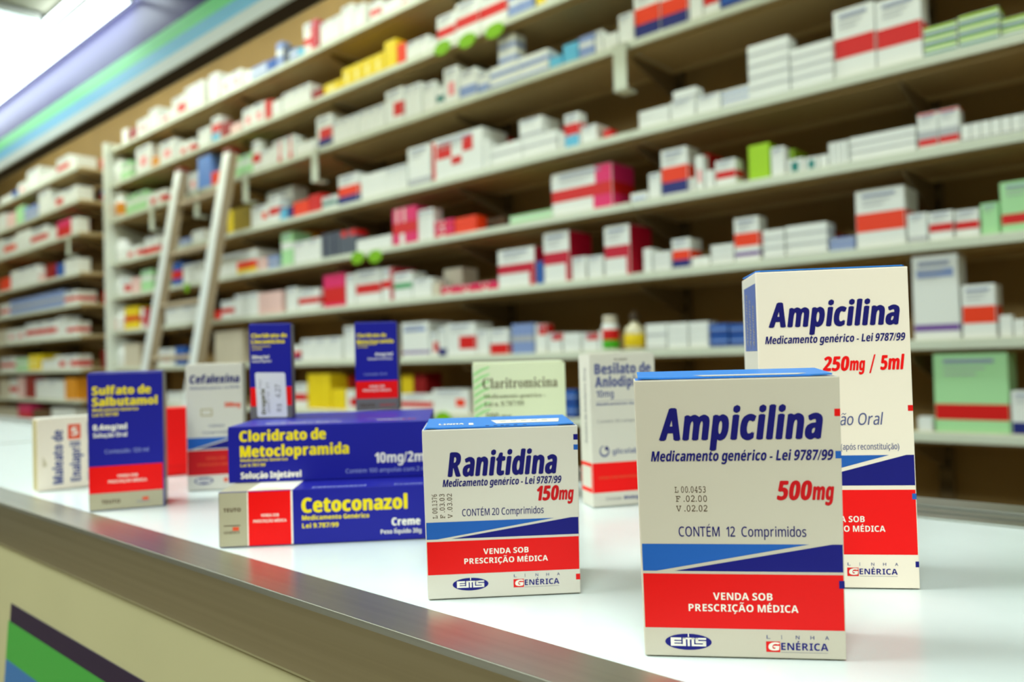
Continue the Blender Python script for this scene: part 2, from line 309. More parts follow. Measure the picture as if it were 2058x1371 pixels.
# shelf stock: (shelf, look, x, y, z, width, depth, height, label), metres, z above floor
STOCK=[
(1,'wp',-5.127,2.145,2.5760,0.1596,0.102,0.1033,'large pink-spotted white carton on the top shelf, left of large plain white one'),
(1,'w',-4.951,2.145,2.5760,0.1246,0.105,0.1323,'large plain white carton on the top shelf, leftmost of 4 such'),
(1,'wp',-4.826,2.149,2.5760,0.1734,0.130,0.0802,'flat pink-spotted white carton on the top shelf, left of large red-cornered white one'),
(1,'wrs',-4.636,2.145,2.5760,0.1582,0.116,0.1247,'large red-cornered white carton on the top shelf, left of large plain white one'),
(1,'w',-4.486,2.153,2.5760,0.1103,0.090,0.1544,'large plain white carton on the top shelf, second from left of 4 such'),
(1,'w',-4.374,2.153,2.5760,0.1103,0.118,0.1544,'large plain white carton on the top shelf, third from left of 4 such'),
(1,'w',-4.182,2.145,2.5760,0.0997,0.075,0.1487,'large plain white carton on the top shelf, rightmost of 4 such'),
(1,'wp',-4.052,2.145,2.5760,0.1098,0.121,0.0988,'pink-spotted white carton on the top shelf, leftmost of 3 such'),
(1,'wp',-3.940,2.145,2.5760,0.1098,0.119,0.0988,'pink-spotted white carton on the top shelf, second from left of 3 such'),
(1,'bw',-3.497,2.153,2.5760,0.0573,0.046,0.1316,'tall pale blue carton on the top shelf, left of tall dark grey one'),
(1,'c2',-3.254,2.153,2.5760,0.1101,0.122,0.1524,'large white and deep red carton on the top shelf, left of plain white one'),
(1,'w',-3.106,2.145,2.5760,0.0761,0.087,0.1098,'plain white carton on the top shelf, third from left of 7 such'),
(1,'w',-3.028,2.145,2.5760,0.0761,0.072,0.1098,'plain white carton on the top shelf, fourth from left of 7 such'),
(1,'w',-2.944,2.149,2.5760,0.0800,0.089,0.1338,'tall plain white carton on the top shelf, left of plain white one'),
(1,'w',-2.860,2.153,2.5760,0.0775,0.056,0.1129,'plain white carton on the top shelf, fifth from left of 7 such'),
(1,'wr',-2.736,2.149,2.5760,0.0670,0.064,0.0897,'red-banded white carton on the top shelf, left of plain white one'),
(1,'w',-2.657,2.149,2.5760,0.1075,0.084,0.0643,'plain white carton on the top shelf, sixth from left of 7 such'),
(2,'qb',-5.403,2.149,2.3410,0.1556,0.140,0.1163,'large pale green carton on the second shelf'),
(2,'wp',-5.161,2.149,2.3410,0.2108,0.140,0.1668,'large pink-spotted white carton on the second shelf, leftmost of 2 such'),
(2,'wp',-4.822,2.149,2.3410,0.1989,0.134,0.1301,'large pink-spotted white carton on the second shelf, rightmost of 2 such'),
(2,'w',-4.314,2.145,2.3410,0.1265,0.124,0.1057,'plain white carton on the second shelf, leftmost of 8 such'),
(2,'wrb',-4.165,2.149,2.3410,0.0934,0.071,0.1408,'white, red and cyan carton on the second shelf, left of dark red one'),
(2,'wp',-3.837,2.153,2.3410,0.1070,0.077,0.1102,'pink-spotted white carton on the second shelf, leftmost of 2 such'),
(2,'wp',-3.728,2.153,2.3410,0.1070,0.085,0.1102,'pink-spotted white carton on the second shelf, rightmost of 2 such'),
(2,'w',-3.451,2.153,2.3410,0.0789,0.088,0.1001,'plain white carton on the second shelf, third from left of 8 such'),
(2,'w',-3.370,2.153,2.3410,0.0789,0.053,0.1001,'plain white carton on the second shelf, fourth from left of 8 such'),
(2,'w',-3.289,2.153,2.3410,0.0789,0.092,0.1001,'plain white carton on the second shelf, fifth from left of 8 such'),
(2,'y',-3.087,2.145,2.3410,0.1338,0.062,0.0509,'flat yellow carton on the second shelf, left of yellow one'),
(2,'y',-2.943,2.145,2.3410,0.0728,0.083,0.0866,'yellow carton on the second shelf, leftmost of 4 such'),
(2,'y',-2.869,2.145,2.3410,0.0728,0.085,0.0866,'yellow carton on the second shelf, second from left of 4 such'),
(2,'y',-2.794,2.145,2.3410,0.0728,0.076,0.0866,'yellow carton on the second shelf, third from left of 4 such'),
(2,'y',-2.719,2.145,2.3410,0.0728,0.086,0.0866,'yellow carton on the second shelf, rightmost of 4 such, left of plain yellow one'),
(2,'yp',-2.641,2.145,2.3410,0.0773,0.061,0.1207,'plain yellow carton on the second shelf, left of tall orange one'),
(2,'o',-2.563,2.149,2.3410,0.0495,0.058,0.0911,'tall orange carton on the second shelf, left of plain white one'),
(2,'w',-2.507,2.153,2.3410,0.0676,0.057,0.0802,'plain white carton on the second shelf, sixth from left of 8 such'),
(2,'w',-2.437,2.153,2.3410,0.0676,0.079,0.0802,'plain white carton on the second shelf, seventh from left of 8 such'),
(2,'wr',-2.308,2.145,2.3410,0.1040,0.081,0.1239,'red-banded white carton on the second shelf, left of large red-banded white one'),
(2,'wr',-2.200,2.145,2.3410,0.1258,0.140,0.1405,'large red-banded white carton on the second shelf, leftmost of 2 such'),
(2,'wr',-2.073,2.149,2.3410,0.1389,0.095,0.1427,'large red-banded white carton on the second shelf, rightmost of 2 such'),
(2,'bw',-1.927,2.149,2.3410,0.0582,0.056,0.0912,'pale blue carton on the second shelf, leftmost of 2 such'),
(3,'qb',-5.333,2.149,2.1040,0.1494,0.140,0.1244,'large pale green carton on the third shelf, leftmost of 2 such'),
(3,'qb',-5.181,2.149,2.1040,0.1494,0.122,0.1244,'large pale green carton on the third shelf, rightmost of 2 such'),
(3,'wp',-4.445,2.145,2.1040,0.1074,0.092,0.1161,'pink-spotted white carton on the third shelf, left of large cornflower blue one'),
(3,'cf',-4.329,2.145,2.1040,0.1497,0.100,0.1860,'large cornflower blue carton on the third shelf, left of orange one'),
(3,'qb',-3.968,2.145,2.1040,0.1114,0.107,0.1066,'pale green carton on the third shelf, leftmost of 2 such'),
(3,'qb',-3.854,2.145,2.1040,0.1114,0.132,0.1066,'pale green carton on the third shelf, rightmost of 2 such'),
(3,'wr',-3.745,2.153,2.1040,0.0717,0.045,0.1589,'tall red-banded white carton on the third shelf, leftmost of 2 such'),
(3,'w',-3.655,2.149,2.1040,0.1071,0.102,0.0940,'plain white carton on the third shelf, leftmost of 3 such'),
(3,'wrst',-3.541,2.149,2.1040,0.0947,0.114,0.1166,'red-striped white carton on the third shelf, leftmost of 2 such'),
(3,'wrst',-3.444,2.149,2.1040,0.0947,0.064,0.1166,'red-striped white carton on the third shelf, rightmost of 2 such'),
(3,'wrn',-3.164,2.153,2.1040,0.1177,0.140,0.1527,'large white, red and navy carton on the third shelf'),
(3,'w',-3.031,2.149,2.1040,0.0605,0.044,0.1039,'tall plain white carton on the third shelf, leftmost of 11 such'),
(3,'w',-2.969,2.149,2.1040,0.0605,0.052,0.1039,'tall plain white carton on the third shelf, second from left of 11 such'),
(3,'w',-2.906,2.149,2.1040,0.0605,0.054,0.1039,'tall plain white carton on the third shelf, third from left of 11 such'),
(3,'w',-2.831,2.145,2.1040,0.0594,0.051,0.1028,'tall plain white carton on the third shelf, fourth from left of 11 such'),
(3,'w',-2.770,2.145,2.1040,0.0594,0.045,0.1028,'tall plain white carton on the third shelf, fifth from left of 11 such'),
(3,'w',-2.708,2.145,2.1040,0.0594,0.067,0.1028,'tall plain white carton on the third shelf, sixth from left of 11 such'),
(3,'wrs',-2.640,2.145,2.1040,0.1124,0.101,0.1436,'large red-cornered white carton on the third shelf, left of tall plain white one'),
(3,'w',-2.516,2.145,2.1040,0.0494,0.035,0.1338,'tall plain white carton on the third shelf, seventh from left of 11 such'),
(3,'w',-2.465,2.145,2.1040,0.0494,0.037,0.1338,'tall plain white carton on the third shelf, eighth from left of 11 such'),
(3,'w',-2.413,2.153,2.1040,0.0760,0.055,0.1221,'tall plain white carton on the third shelf, ninth from left of 11 such'),
(3,'wp',-2.281,2.149,2.1040,0.0802,0.055,0.1467,'tall pink-spotted white carton on the third shelf, left of blue-striped white one'),
(3,'ws',-2.189,2.145,2.1040,0.0904,0.103,0.1098,'blue-striped white carton on the third shelf, leftmost of 3 such'),
(3,'ws',-2.095,2.149,2.1040,0.0584,0.055,0.0787,'blue-striped white carton on the third shelf, second from left of 3 such'),
(3,'ws',-2.034,2.153,2.1040,0.1409,0.070,0.0419,'lower flat blue-striped white carton on the third shelf, leftmost of 2 stacks'),
(3,'ws',-2.034,2.153,2.1462,0.1409,0.070,0.0419,'upper flat blue-striped white carton on the third shelf, leftmost of 2 stacks'),
(3,'ws',-1.891,2.153,2.1040,0.1409,0.070,0.0419,'lower flat blue-striped white carton on the third shelf, rightmost of 2 stacks'),
(3,'ws',-1.891,2.153,2.1462,0.1409,0.070,0.0419,'upper flat blue-striped white carton on the third shelf, rightmost of 2 stacks'),
(3,'ws',-1.987,2.153,2.1881,0.0826,0.060,0.0503,'lower blue-striped white carton atop others on the third shelf, rightmost of 3 stacks'),
(3,'ws',-1.987,2.153,2.2387,0.0826,0.060,0.0503,'upper blue-striped white carton atop others on the third shelf, rightmost of 3 stacks'),
(3,'lb',-1.683,2.153,2.1040,0.0650,0.074,0.0717,'light blue carton on the third shelf, left of pale blue one'),
(3,'bw',-1.608,2.145,2.1040,0.0604,0.048,0.0749,'pale blue carton on the third shelf, left of small plain white one'),
(3,'w',-1.547,2.153,2.1040,0.0306,0.035,0.0794,'small plain white carton on the third shelf, leftmost of 3 such'),
(3,'w',-1.446,2.145,2.1040,0.0536,0.053,0.0985,'tall plain white carton on the third shelf, tenth from left of 11 such'),
(3,'won',-1.390,2.153,2.1040,0.0939,0.101,0.1631,'tall white, orange and navy carton on the third shelf, leftmost of 2 such'),
(3,'won',-1.290,2.149,2.1040,0.0940,0.108,0.1534,'tall white, orange and navy carton on the third shelf, rightmost of 2 such'),
(3,'w',-1.190,2.149,2.1040,0.0416,0.035,0.0987,'tall plain white carton on the third shelf, rightmost of 11 such'),
(3,'wr',-1.143,2.149,2.1040,0.0501,0.059,0.1128,'tall red-banded white carton on the third shelf, rightmost of 2 such'),
(4,'wrl',-5.066,2.153,1.8160,0.2043,0.140,0.1062,'flat red-bottomed white carton on the fourth shelf'),
(4,'ol',-4.016,2.153,1.8160,0.2322,0.140,0.1285,'flat olive yellow carton on the fourth shelf, left of large orange-dotted white one'),
(4,'wro',-3.764,2.149,1.8160,0.1678,0.080,0.1069,'large orange-dotted white carton on the fourth shelf, left of red-banded white one'),
(4,'wr',-3.583,2.145,1.8160,0.0951,0.069,0.1297,'red-banded white carton on the fourth shelf, left of flat navy and blue one'),
(4,'o',-3.368,2.149,1.8160,0.1261,0.073,0.0723,'flat orange carton on the fourth shelf, left of bright red one'),
(4,'r',-3.236,2.149,1.8160,0.0963,0.108,0.0852,'bright red carton on the fourth shelf, left of flat teal and white one'),
(4,'t',-3.135,2.153,1.8160,0.1160,0.058,0.0605,'flat teal and white carton on the fourth shelf'),
(4,'wrl',-3.771,2.245,1.8160,0.2499,0.090,0.1985,'large red-bottomed white carton behind others on the fourth shelf'),
(4,'won',-3.002,2.153,1.8160,0.1469,0.117,0.1347,'large white, orange and navy carton on the fourth shelf'),
(4,'w',-2.657,2.153,1.8160,0.0424,0.035,0.1100,'tall plain white carton on the fourth shelf, fifth from left of 8 such'),
(4,'w',-2.613,2.153,1.8160,0.0424,0.041,0.1100,'tall plain white carton on the fourth shelf, sixth from left of 8 such'),
(4,'w',-2.568,2.153,1.8160,0.0424,0.038,0.1100,'tall plain white carton on the fourth shelf, seventh from left of 8 such'),
(4,'wg',-2.510,2.149,1.8160,0.1362,0.131,0.1635,'large grey-lined white carton on the fourth shelf, left of flat white twice red-squared one'),
(4,'wrq',-2.358,2.145,1.8160,0.2826,0.140,0.1647,'flat white twice red-squared carton on the fourth shelf, left of tall plain white one'),
(4,'wg',-2.042,2.153,1.8160,0.1587,0.079,0.0395,'lower flat grey-lined white carton on the fourth shelf, leftmost of 5 stacks'),
(4,'wg',-2.042,2.153,1.8558,0.1587,0.079,0.0395,'upper flat grey-lined white carton on the fourth shelf, leftmost of 5 stacks'),
(4,'wg',-1.881,2.153,1.8160,0.1587,0.079,0.0395,'lower flat grey-lined white carton on the fourth shelf, second from left of 5 stacks'),
(4,'wg',-1.881,2.153,1.8558,0.1587,0.079,0.0395,'upper flat grey-lined white carton on the fourth shelf, second from left of 5 stacks'),
(4,'wg',-1.894,2.153,1.8952,0.1065,0.105,0.0647,'grey-lined white carton atop others on the fourth shelf'),
(4,'wrb',-1.684,2.149,1.8160,0.0646,0.042,0.1165,'tall white, red and cyan carton on the fourth shelf, left of plain white one'),
(4,'w',-1.610,2.145,1.8160,0.0643,0.074,0.0588,'plain white carton on the fourth shelf, leftmost of 3 such'),
(4,'w',-1.383,2.149,1.8160,0.1107,0.060,0.0288,'lower flat plain white carton on the fourth shelf, rightmost of 2 stacks'),
(4,'w',-1.383,2.149,1.8451,0.1107,0.060,0.0288,'upper flat plain white carton on the fourth shelf, rightmost of 2 stacks'),
(4,'w',-1.267,2.149,1.8160,0.0839,0.054,0.0619,'plain white carton on the fourth shelf, second from left of 3 such'),
(4,'wg',-1.257,2.149,1.8779,0.0802,0.044,0.0297,'flat grey-lined white carton atop others on the fourth shelf, third from left of 5 such'),
(4,'w',-1.177,2.149,1.8160,0.0766,0.065,0.0557,'plain white carton on the fourth shelf, rightmost of 3 such'),
(4,'ws',-1.098,2.153,1.8160,0.0870,0.060,0.0181,'lowest flat blue-striped white carton on the fourth shelf, left of flat grey-lined white one'),
(4,'ws',-1.098,2.153,1.8344,0.0870,0.060,0.0181,'middle flat blue-striped white carton on the fourth shelf, left of flat grey-lined white one'),
(4,'ws',-1.098,2.153,1.8528,0.0870,0.060,0.0181,'topmost flat blue-striped white carton on the fourth shelf, left of flat grey-lined white one'),
(4,'wg',-1.008,2.145,1.8160,0.1195,0.060,0.0316,'lowest flat grey-lined white carton on the fourth shelf, fourth from left of 5 stacks'),
(4,'wg',-1.008,2.145,1.8479,0.1195,0.060,0.0316,'second-lowest flat grey-lined white carton on the fourth shelf, fourth from left of 5 stacks'),
(4,'wg',-1.008,2.145,1.8797,0.1195,0.060,0.0316,'middle flat grey-lined white carton on the fourth shelf, fourth from left of 5 stacks'),
(4,'wg',-1.008,2.145,1.9116,0.1195,0.060,0.0316,'fourth-lowest flat grey-lined white carton on the fourth shelf, fourth from left of 5 stacks'),
(4,'wg',-1.008,2.145,1.9435,0.1195,0.060,0.0316,'topmost flat grey-lined white carton on the fourth shelf, fourth from left of 5 stacks'),
(4,'wg',-0.884,2.145,1.8160,0.1148,0.060,0.0286,'lowest flat grey-lined white carton on the fourth shelf, rightmost of 5 stacks'),
(4,'wg',-0.884,2.145,1.8449,0.1148,0.060,0.0286,'second-lowest flat grey-lined white carton on the fourth shelf, rightmost of 5 stacks'),
(4,'wg',-0.884,2.145,1.8739,0.1148,0.060,0.0286,'third-lowest flat grey-lined white carton on the fourth shelf, rightmost of 5 stacks'),
(4,'wg',-0.884,2.145,1.9028,0.1148,0.060,0.0286,'topmost flat grey-lined white carton on the fourth shelf, rightmost of 5 stacks'),
(4,'wr',-0.767,2.153,1.8160,0.1045,0.100,0.1856,'tall red-banded white carton on the fourth shelf, leftmost of 2 such'),
(4,'wr',-0.659,2.153,1.8160,0.1066,0.069,0.1774,'tall red-banded white carton on the fourth shelf, rightmost of 2 such'),
(4,'gs',-0.546,2.145,1.8160,0.0731,0.060,0.0238,'lowest flat green-striped carton on the fourth shelf, leftmost of 3 stacks'),
(4,'gs',-0.546,2.145,1.8401,0.0731,0.060,0.0238,'middle flat green-striped carton on the fourth shelf, leftmost of 3 stacks'),
(4,'gs',-0.546,2.145,1.8643,0.0731,0.060,0.0238,'topmost flat green-striped carton on the fourth shelf, leftmost of 3 stacks'),
(4,'gs',-0.469,2.145,1.8160,0.0844,0.060,0.0257,'lowest flat green-striped carton on the fourth shelf, second from left of 3 stacks'),
(4,'gs',-0.469,2.145,1.8420,0.0844,0.060,0.0257,'middle flat green-striped carton on the fourth shelf, second from left of 3 stacks'),
(4,'gs',-0.469,2.145,1.8680,0.0844,0.060,0.0257,'topmost flat green-striped carton on the fourth shelf, second from left of 3 stacks'),
(4,'gs',-0.382,2.153,1.8160,0.0824,0.060,0.0230,'lower flat green-striped carton on the fourth shelf, rightmost of 3 stacks'),
(4,'gs',-0.382,2.153,1.8393,0.0824,0.060,0.0230,'upper flat green-striped carton on the fourth shelf, rightmost of 3 stacks'),
(5,'wrs',-5.450,2.149,1.5900,0.1641,0.140,0.1080,'large red-cornered white carton on the fifth shelf, left of pale pink one'),
(5,'qb',-5.127,2.153,1.5900,0.1578,0.140,0.1335,'large pale green carton on the fifth shelf'),
(5,'brb',-4.693,2.153,1.5900,0.1274,0.124,0.1369,'large blue and red carton on the fifth shelf, left of plain white one'),
(5,'w',-4.542,2.149,1.5900,0.1169,0.080,0.1098,'plain white carton on the fifth shelf, leftmost of 9 such'),
(5,'w',-4.424,2.149,1.5900,0.1169,0.124,0.1098,'plain white carton on the fifth shelf, second from left of 9 such'),
(5,'oy',-4.116,2.149,1.5900,0.3948,0.140,0.1164,'flat orange-windowed white carton on the fifth shelf, left of pale pink one'),
(5,'qb',-3.490,2.153,1.5900,0.1006,0.109,0.1631,'tall pale green carton on the fifth shelf, left of plain white one'),
(5,'w',-3.366,2.145,1.5900,0.1109,0.080,0.1033,'plain white carton on the fifth shelf, third from left of 9 such'),
(5,'w',-3.253,2.145,1.5900,0.1109,0.080,0.1033,'plain white carton on the fifth shelf, fourth from left of 9 such'),
(5,'k',-3.138,2.149,1.5900,0.0646,0.065,0.1136,'tall dark grey carton on the fifth shelf, leftmost of 2 such'),
(5,'k',-3.071,2.149,1.5900,0.0646,0.073,0.1136,'tall dark grey carton on the fifth shelf, rightmost of 2 such'),
(5,'krt',-2.995,2.145,1.5900,0.0594,0.050,0.1089,'tall red-topped dark grey carton on the fifth shelf, leftmost of 2 such'),
(5,'krt',-2.934,2.145,1.5900,0.0594,0.069,0.1089,'tall red-topped dark grey carton on the fifth shelf, rightmost of 2 such'),
(5,'pk',-2.613,2.145,1.5900,0.1509,0.140,0.1521,'large pink and crimson carton on the fifth shelf, left of tall plain white one'),
(5,'w',-2.464,2.153,1.5900,0.0465,0.054,0.1270,'tall plain white carton on the fifth shelf, leftmost of 2 such'),
(5,'w',-2.415,2.153,1.5900,0.0465,0.051,0.1270,'tall plain white carton on the fifth shelf, rightmost of 2 such'),
(5,'pk',-2.356,2.149,1.5900,0.1077,0.060,0.0334,'lower flat pink and crimson carton on the fifth shelf, left of flat orange one'),
(5,'pk',-2.356,2.149,1.6237,0.1077,0.060,0.0334,'upper flat pink and crimson carton on the fifth shelf, left of flat orange one'),
(5,'o',-2.237,2.145,1.5900,0.1183,0.060,0.0309,'lower flat orange carton on the fifth shelf'),
(5,'o',-2.237,2.145,1.6212,0.1183,0.060,0.0309,'upper flat orange carton on the fifth shelf'),
(5,'wx',-1.752,2.153,1.5900,0.2554,0.130,0.1483,'flat white with pink cross carton on the fifth shelf'),
(5,'wb',-1.426,2.153,1.5900,0.0637,0.035,0.0297,'flat blue-lettered white carton on the fifth shelf, left of plain white one'),
(5,'w',-1.354,2.149,1.5900,0.0416,0.043,0.0809,'plain white carton on the fifth shelf, eighth from left of 9 such'),
(5,'won',-1.307,2.149,1.5900,0.0922,0.076,0.1438,'white, orange and navy carton on the fifth shelf, left of small plain white one'),
(5,'wp',-1.191,2.153,1.5900,0.0264,0.035,0.1068,'tall pink-spotted white carton on the fifth shelf, left of small plain white one'),
(5,'wr',-1.123,2.149,1.5900,0.0646,0.050,0.0769,'red-banded white carton on the fifth shelf, left of tall lime green one'),
(5,'lm',-1.018,2.149,1.5900,0.0622,0.059,0.1014,'tall lime green carton on the fifth shelf, leftmost of 2 such'),
(5,'w',-0.951,2.149,1.5900,0.0384,0.035,0.0824,'plain white carton on the fifth shelf, rightmost of 9 such'),
(5,'wt',-0.907,2.153,1.5900,0.0443,0.043,0.0411,'small teal-squared white carton on the fifth shelf, leftmost of 2 such'),
(5,'wt',-0.856,2.149,1.5900,0.0375,0.035,0.0363,'small teal-squared white carton on the fifth shelf, rightmost of 2 such'),
(5,'wg',-0.735,2.149,1.5900,0.1604,0.080,0.0217,'lowest flat grey-lined white carton on the fifth shelf'),
(5,'wg',-0.735,2.149,1.6120,0.1604,0.080,0.0217,'middle flat grey-lined white carton on the fifth shelf'),
(5,'wg',-0.735,2.149,1.6339,0.1604,0.080,0.0217,'topmost flat grey-lined white carton on the fifth shelf'),
(5,'wbr',-0.569,2.149,1.5900,0.0451,0.040,0.0907,'tall red-edged blue-printed white carton on the fifth shelf, leftmost of 2 such'),
(5,'wbr',-0.522,2.149,1.5900,0.0451,0.044,0.0907,'tall red-edged blue-printed white carton on the fifth shelf, rightmost of 2 such'),
(5,'wg',-0.431,2.149,1.5900,0.0189,0.035,0.0425,'small grey-lined white carton on the fifth shelf, third from left of 8 such'),
(5,'wg',-0.410,2.149,1.5900,0.0189,0.035,0.0425,'small grey-lined white carton on the fifth shelf, fourth from left of 8 such'),
(5,'wg',-0.389,2.149,1.5900,0.0189,0.035,0.0425,'small grey-lined white carton on the fifth shelf, fifth from left of 8 such'),
(5,'wg',-0.368,2.149,1.5900,0.0189,0.035,0.0425,'small grey-lined white carton on the fifth shelf, sixth from left of 8 such'),
(6,'yr',-5.389,2.153,1.3620,0.2139,0.140,0.1475,'large red-banded yellow carton on the sixth shelf, left of white and deep red one'),
(6,'w',-4.771,2.145,1.3620,0.1950,0.100,0.0955,'flat plain white carton on the sixth shelf, leftmost of 2 such'),
(6,'w',-4.574,2.145,1.3620,0.1950,0.095,0.0955,'flat plain white carton on the sixth shelf, rightmost of 2 such'),
(6,'wr',-4.090,2.145,1.3620,0.1327,0.089,0.0963,'red-banded white carton on the sixth shelf, leftmost of 3 such'),
(6,'w',-3.944,2.145,1.3620,0.0757,0.085,0.1180,'plain white carton on the sixth shelf, leftmost of 7 such'),
(6,'w',-3.867,2.145,1.3620,0.0757,0.075,0.1180,'plain white carton on the sixth shelf, second from left of 7 such'),
(6,'w',-3.789,2.145,1.3620,0.0757,0.073,0.1180,'plain white carton on the sixth shelf, third from left of 7 such'),
(6,'p',-3.715,2.153,1.3620,0.1085,0.111,0.1116,'pale pink carton on the sixth shelf, second from left of 3 such'),
(6,'p',-3.605,2.153,1.3620,0.1085,0.113,0.1116,'pale pink carton on the sixth shelf, rightmost of 3 such'),
(6,'w',-3.454,2.153,1.3620,0.0947,0.080,0.1162,'plain white carton on the sixth shelf, fourth from left of 7 such'),
(6,'wr',-3.336,2.145,1.3620,0.1688,0.140,0.0967,'flat red-banded white carton on the sixth shelf, left of large crimson and pink one'),
(6,'crw',-3.137,2.153,1.3620,0.1647,0.107,0.1509,'large crimson and pink carton on the sixth shelf, left of tall plain white one'),
(6,'w',-2.957,2.149,1.3620,0.0645,0.066,0.1388,'tall plain white carton on the sixth shelf, left of large red-banded white one'),
(6,'wr',-2.889,2.153,1.3620,0.1742,0.140,0.1460,'large red-banded white carton on the sixth shelf, left of tall white and crimson one'),
(6,'wc',-2.696,2.145,1.3620,0.0714,0.130,0.1400,'tall white and crimson carton on the sixth shelf, left of green-banded white one'),
(6,'wgr',-2.616,2.145,1.3620,0.1133,0.083,0.1113,'green-banded white carton on the sixth shelf, left of plain white one'),
(6,'w',-2.499,2.149,1.3620,0.1140,0.101,0.0762,'plain white carton on the sixth shelf, fifth from left of 7 such'),
(6,'pk',-2.122,2.149,1.3620,0.1004,0.035,0.0297,'flat pink and crimson carton on the sixth shelf, rightmost of 3 such'),
(6,'wcb',-2.015,2.149,1.3620,0.1779,0.130,0.1387,'large white with crimson side carton on the sixth shelf, leftmost of 2 such'),
(6,'wcb',-1.790,2.145,1.3620,0.1133,0.130,0.1743,'large white with crimson side carton on the sixth shelf, rightmost of 2 such'),
(6,'w',-1.672,2.153,1.3620,0.0575,0.035,0.0786,'plain white carton on the sixth shelf, sixth from left of 7 such'),
(6,'w',-1.598,2.145,1.3620,0.0593,0.039,0.0735,'plain white carton on the sixth shelf, rightmost of 7 such'),
(6,'wcb',-1.529,2.145,1.3620,0.0995,0.130,0.1626,'tall white with crimson side carton on the sixth shelf'),
(6,'won',-1.278,2.149,1.3620,0.0618,0.074,0.0917,'white, orange and navy carton on the sixth shelf, left of small plain white one'),
(6,'wop',-1.072,2.153,1.3620,0.0759,0.054,0.1278,'tall orange and purple banded white carton on the sixth shelf'),
(6,'wg',-0.983,2.149,1.3620,0.0620,0.060,0.0269,'lowest flat grey-lined white carton on the sixth shelf, third from left of 4 stacks'),
(6,'wg',-0.983,2.149,1.3892,0.0620,0.060,0.0269,'middle flat grey-lined white carton on the sixth shelf, third from left of 4 stacks'),
(6,'wg',-0.983,2.149,1.4163,0.0620,0.060,0.0269,'topmost flat grey-lined white carton on the sixth shelf, third from left of 4 stacks'),
(6,'wg',-0.918,2.153,1.3620,0.1137,0.060,0.0279,'lowest flat grey-lined white carton on the sixth shelf, rightmost of 4 stacks'),
(6,'wg',-0.918,2.153,1.3902,0.1137,0.060,0.0279,'middle flat grey-lined white carton on the sixth shelf, rightmost of 4 stacks'),
(6,'wg',-0.918,2.153,1.4184,0.1137,0.060,0.0279,'topmost flat grey-lined white carton on the sixth shelf, rightmost of 4 stacks'),
(6,'gt',-0.797,2.153,1.3620,0.0629,0.060,0.0180,'lower flat grey-blue carton on the sixth shelf, left of large orange-banded white one'),
(6,'gt',-0.797,2.153,1.3803,0.0629,0.060,0.0180,'upper flat grey-blue carton on the sixth shelf, left of large orange-banded white one'),
(6,'wo',-0.726,2.149,1.3620,0.1195,0.116,0.1495,'large orange-banded white carton on the sixth shelf, left of grey-lined white one'),
(6,'wg',-0.601,2.149,1.3620,0.0438,0.048,0.0731,'grey-lined white carton on the sixth shelf, left of red-banded white one'),
(6,'wr',-0.552,2.145,1.3620,0.0543,0.062,0.0693,'red-banded white carton on the sixth shelf, second from left of 3 such'),
(6,'wr',-0.494,2.149,1.3620,0.0511,0.058,0.0663,'red-banded white carton on the sixth shelf, rightmost of 3 such'),
(6,'q',-0.440,2.153,1.3620,0.0371,0.044,0.0754,'small mint green carton on the sixth shelf, left of red-banded mint green one'),
(6,'qr',-0.397,2.145,1.3620,0.0821,0.079,0.1167,'red-banded mint green carton on the sixth shelf'),
(7,'e',-5.407,2.153,1.1190,0.1137,0.101,0.1493,'large beige carton on the seventh shelf, leftmost of 2 such'),
(7,'e',-5.291,2.153,1.1190,0.1137,0.133,0.1493,'large beige carton on the seventh shelf, rightmost of 2 such'),
(7,'wp',-4.883,2.145,1.1190,0.2195,0.108,0.1016,'flat pink-spotted white carton on the seventh shelf, left of large blue one'),
(7,'b',-4.649,2.145,1.1190,0.1315,0.118,0.1065,'large blue carton on the seventh shelf'),
(7,'e',-4.187,2.153,1.1190,0.1020,0.112,0.1749,'tall beige carton on the seventh shelf, leftmost of 3 such'),
(7,'e',-4.083,2.153,1.1190,0.1020,0.105,0.1749,'tall beige carton on the seventh shelf, second from left of 3 such'),
(7,'e',-3.979,2.153,1.1190,0.1020,0.064,0.1749,'tall beige carton on the seventh shelf, rightmost of 3 such'),
(7,'w',-3.332,2.153,1.1190,0.1080,0.124,0.1044,'plain white carton on the seventh shelf, leftmost of 4 such'),
(7,'w',-3.222,2.153,1.1190,0.1080,0.110,0.1044,'plain white carton on the seventh shelf, second from left of 4 such'),
(7,'w',-3.112,2.153,1.1190,0.1080,0.072,0.1044,'plain white carton on the seventh shelf, third from left of 4 such'),
(7,'w',-2.987,2.153,1.1190,0.0797,0.088,0.1500,'tall plain white carton on the seventh shelf'),
(7,'wpu',-2.573,2.145,1.1190,0.1655,0.140,0.1423,'large purple-striped white carton on the seventh shelf, left of tall red-cornered white one'),
(7,'wrs',-2.406,2.153,1.1190,0.0425,0.035,0.0978,'tall red-cornered white carton on the seventh shelf, left of tall navy-bottomed white one'),
(7,'wnb',-2.346,2.145,1.1190,0.0386,0.044,0.1150,'tall navy-bottomed white carton on the seventh shelf, left of large red-cornered white one'),
(7,'wrs',-2.300,2.145,1.1190,0.1585,0.096,0.1245,'large red-cornered white carton on the seventh shelf, left of plain white one'),
(7,'w',-2.142,2.153,1.1190,0.0639,0.044,0.0940,'plain white carton on the seventh shelf, rightmost of 4 such'),
(7,'wrl',-2.067,2.149,1.1190,0.0917,0.069,0.0943,'red-bottomed white carton on the seventh shelf, left of tall grey-blue one'),
(7,'wrd',-1.847,2.153,1.1190,0.0511,0.043,0.1020,'tall red-topped white carton on the seventh shelf, left of red-topped white one'),
(7,'wrd',-1.781,2.145,1.1190,0.0582,0.049,0.0673,'red-topped white carton on the seventh shelf, leftmost of 2 such'),
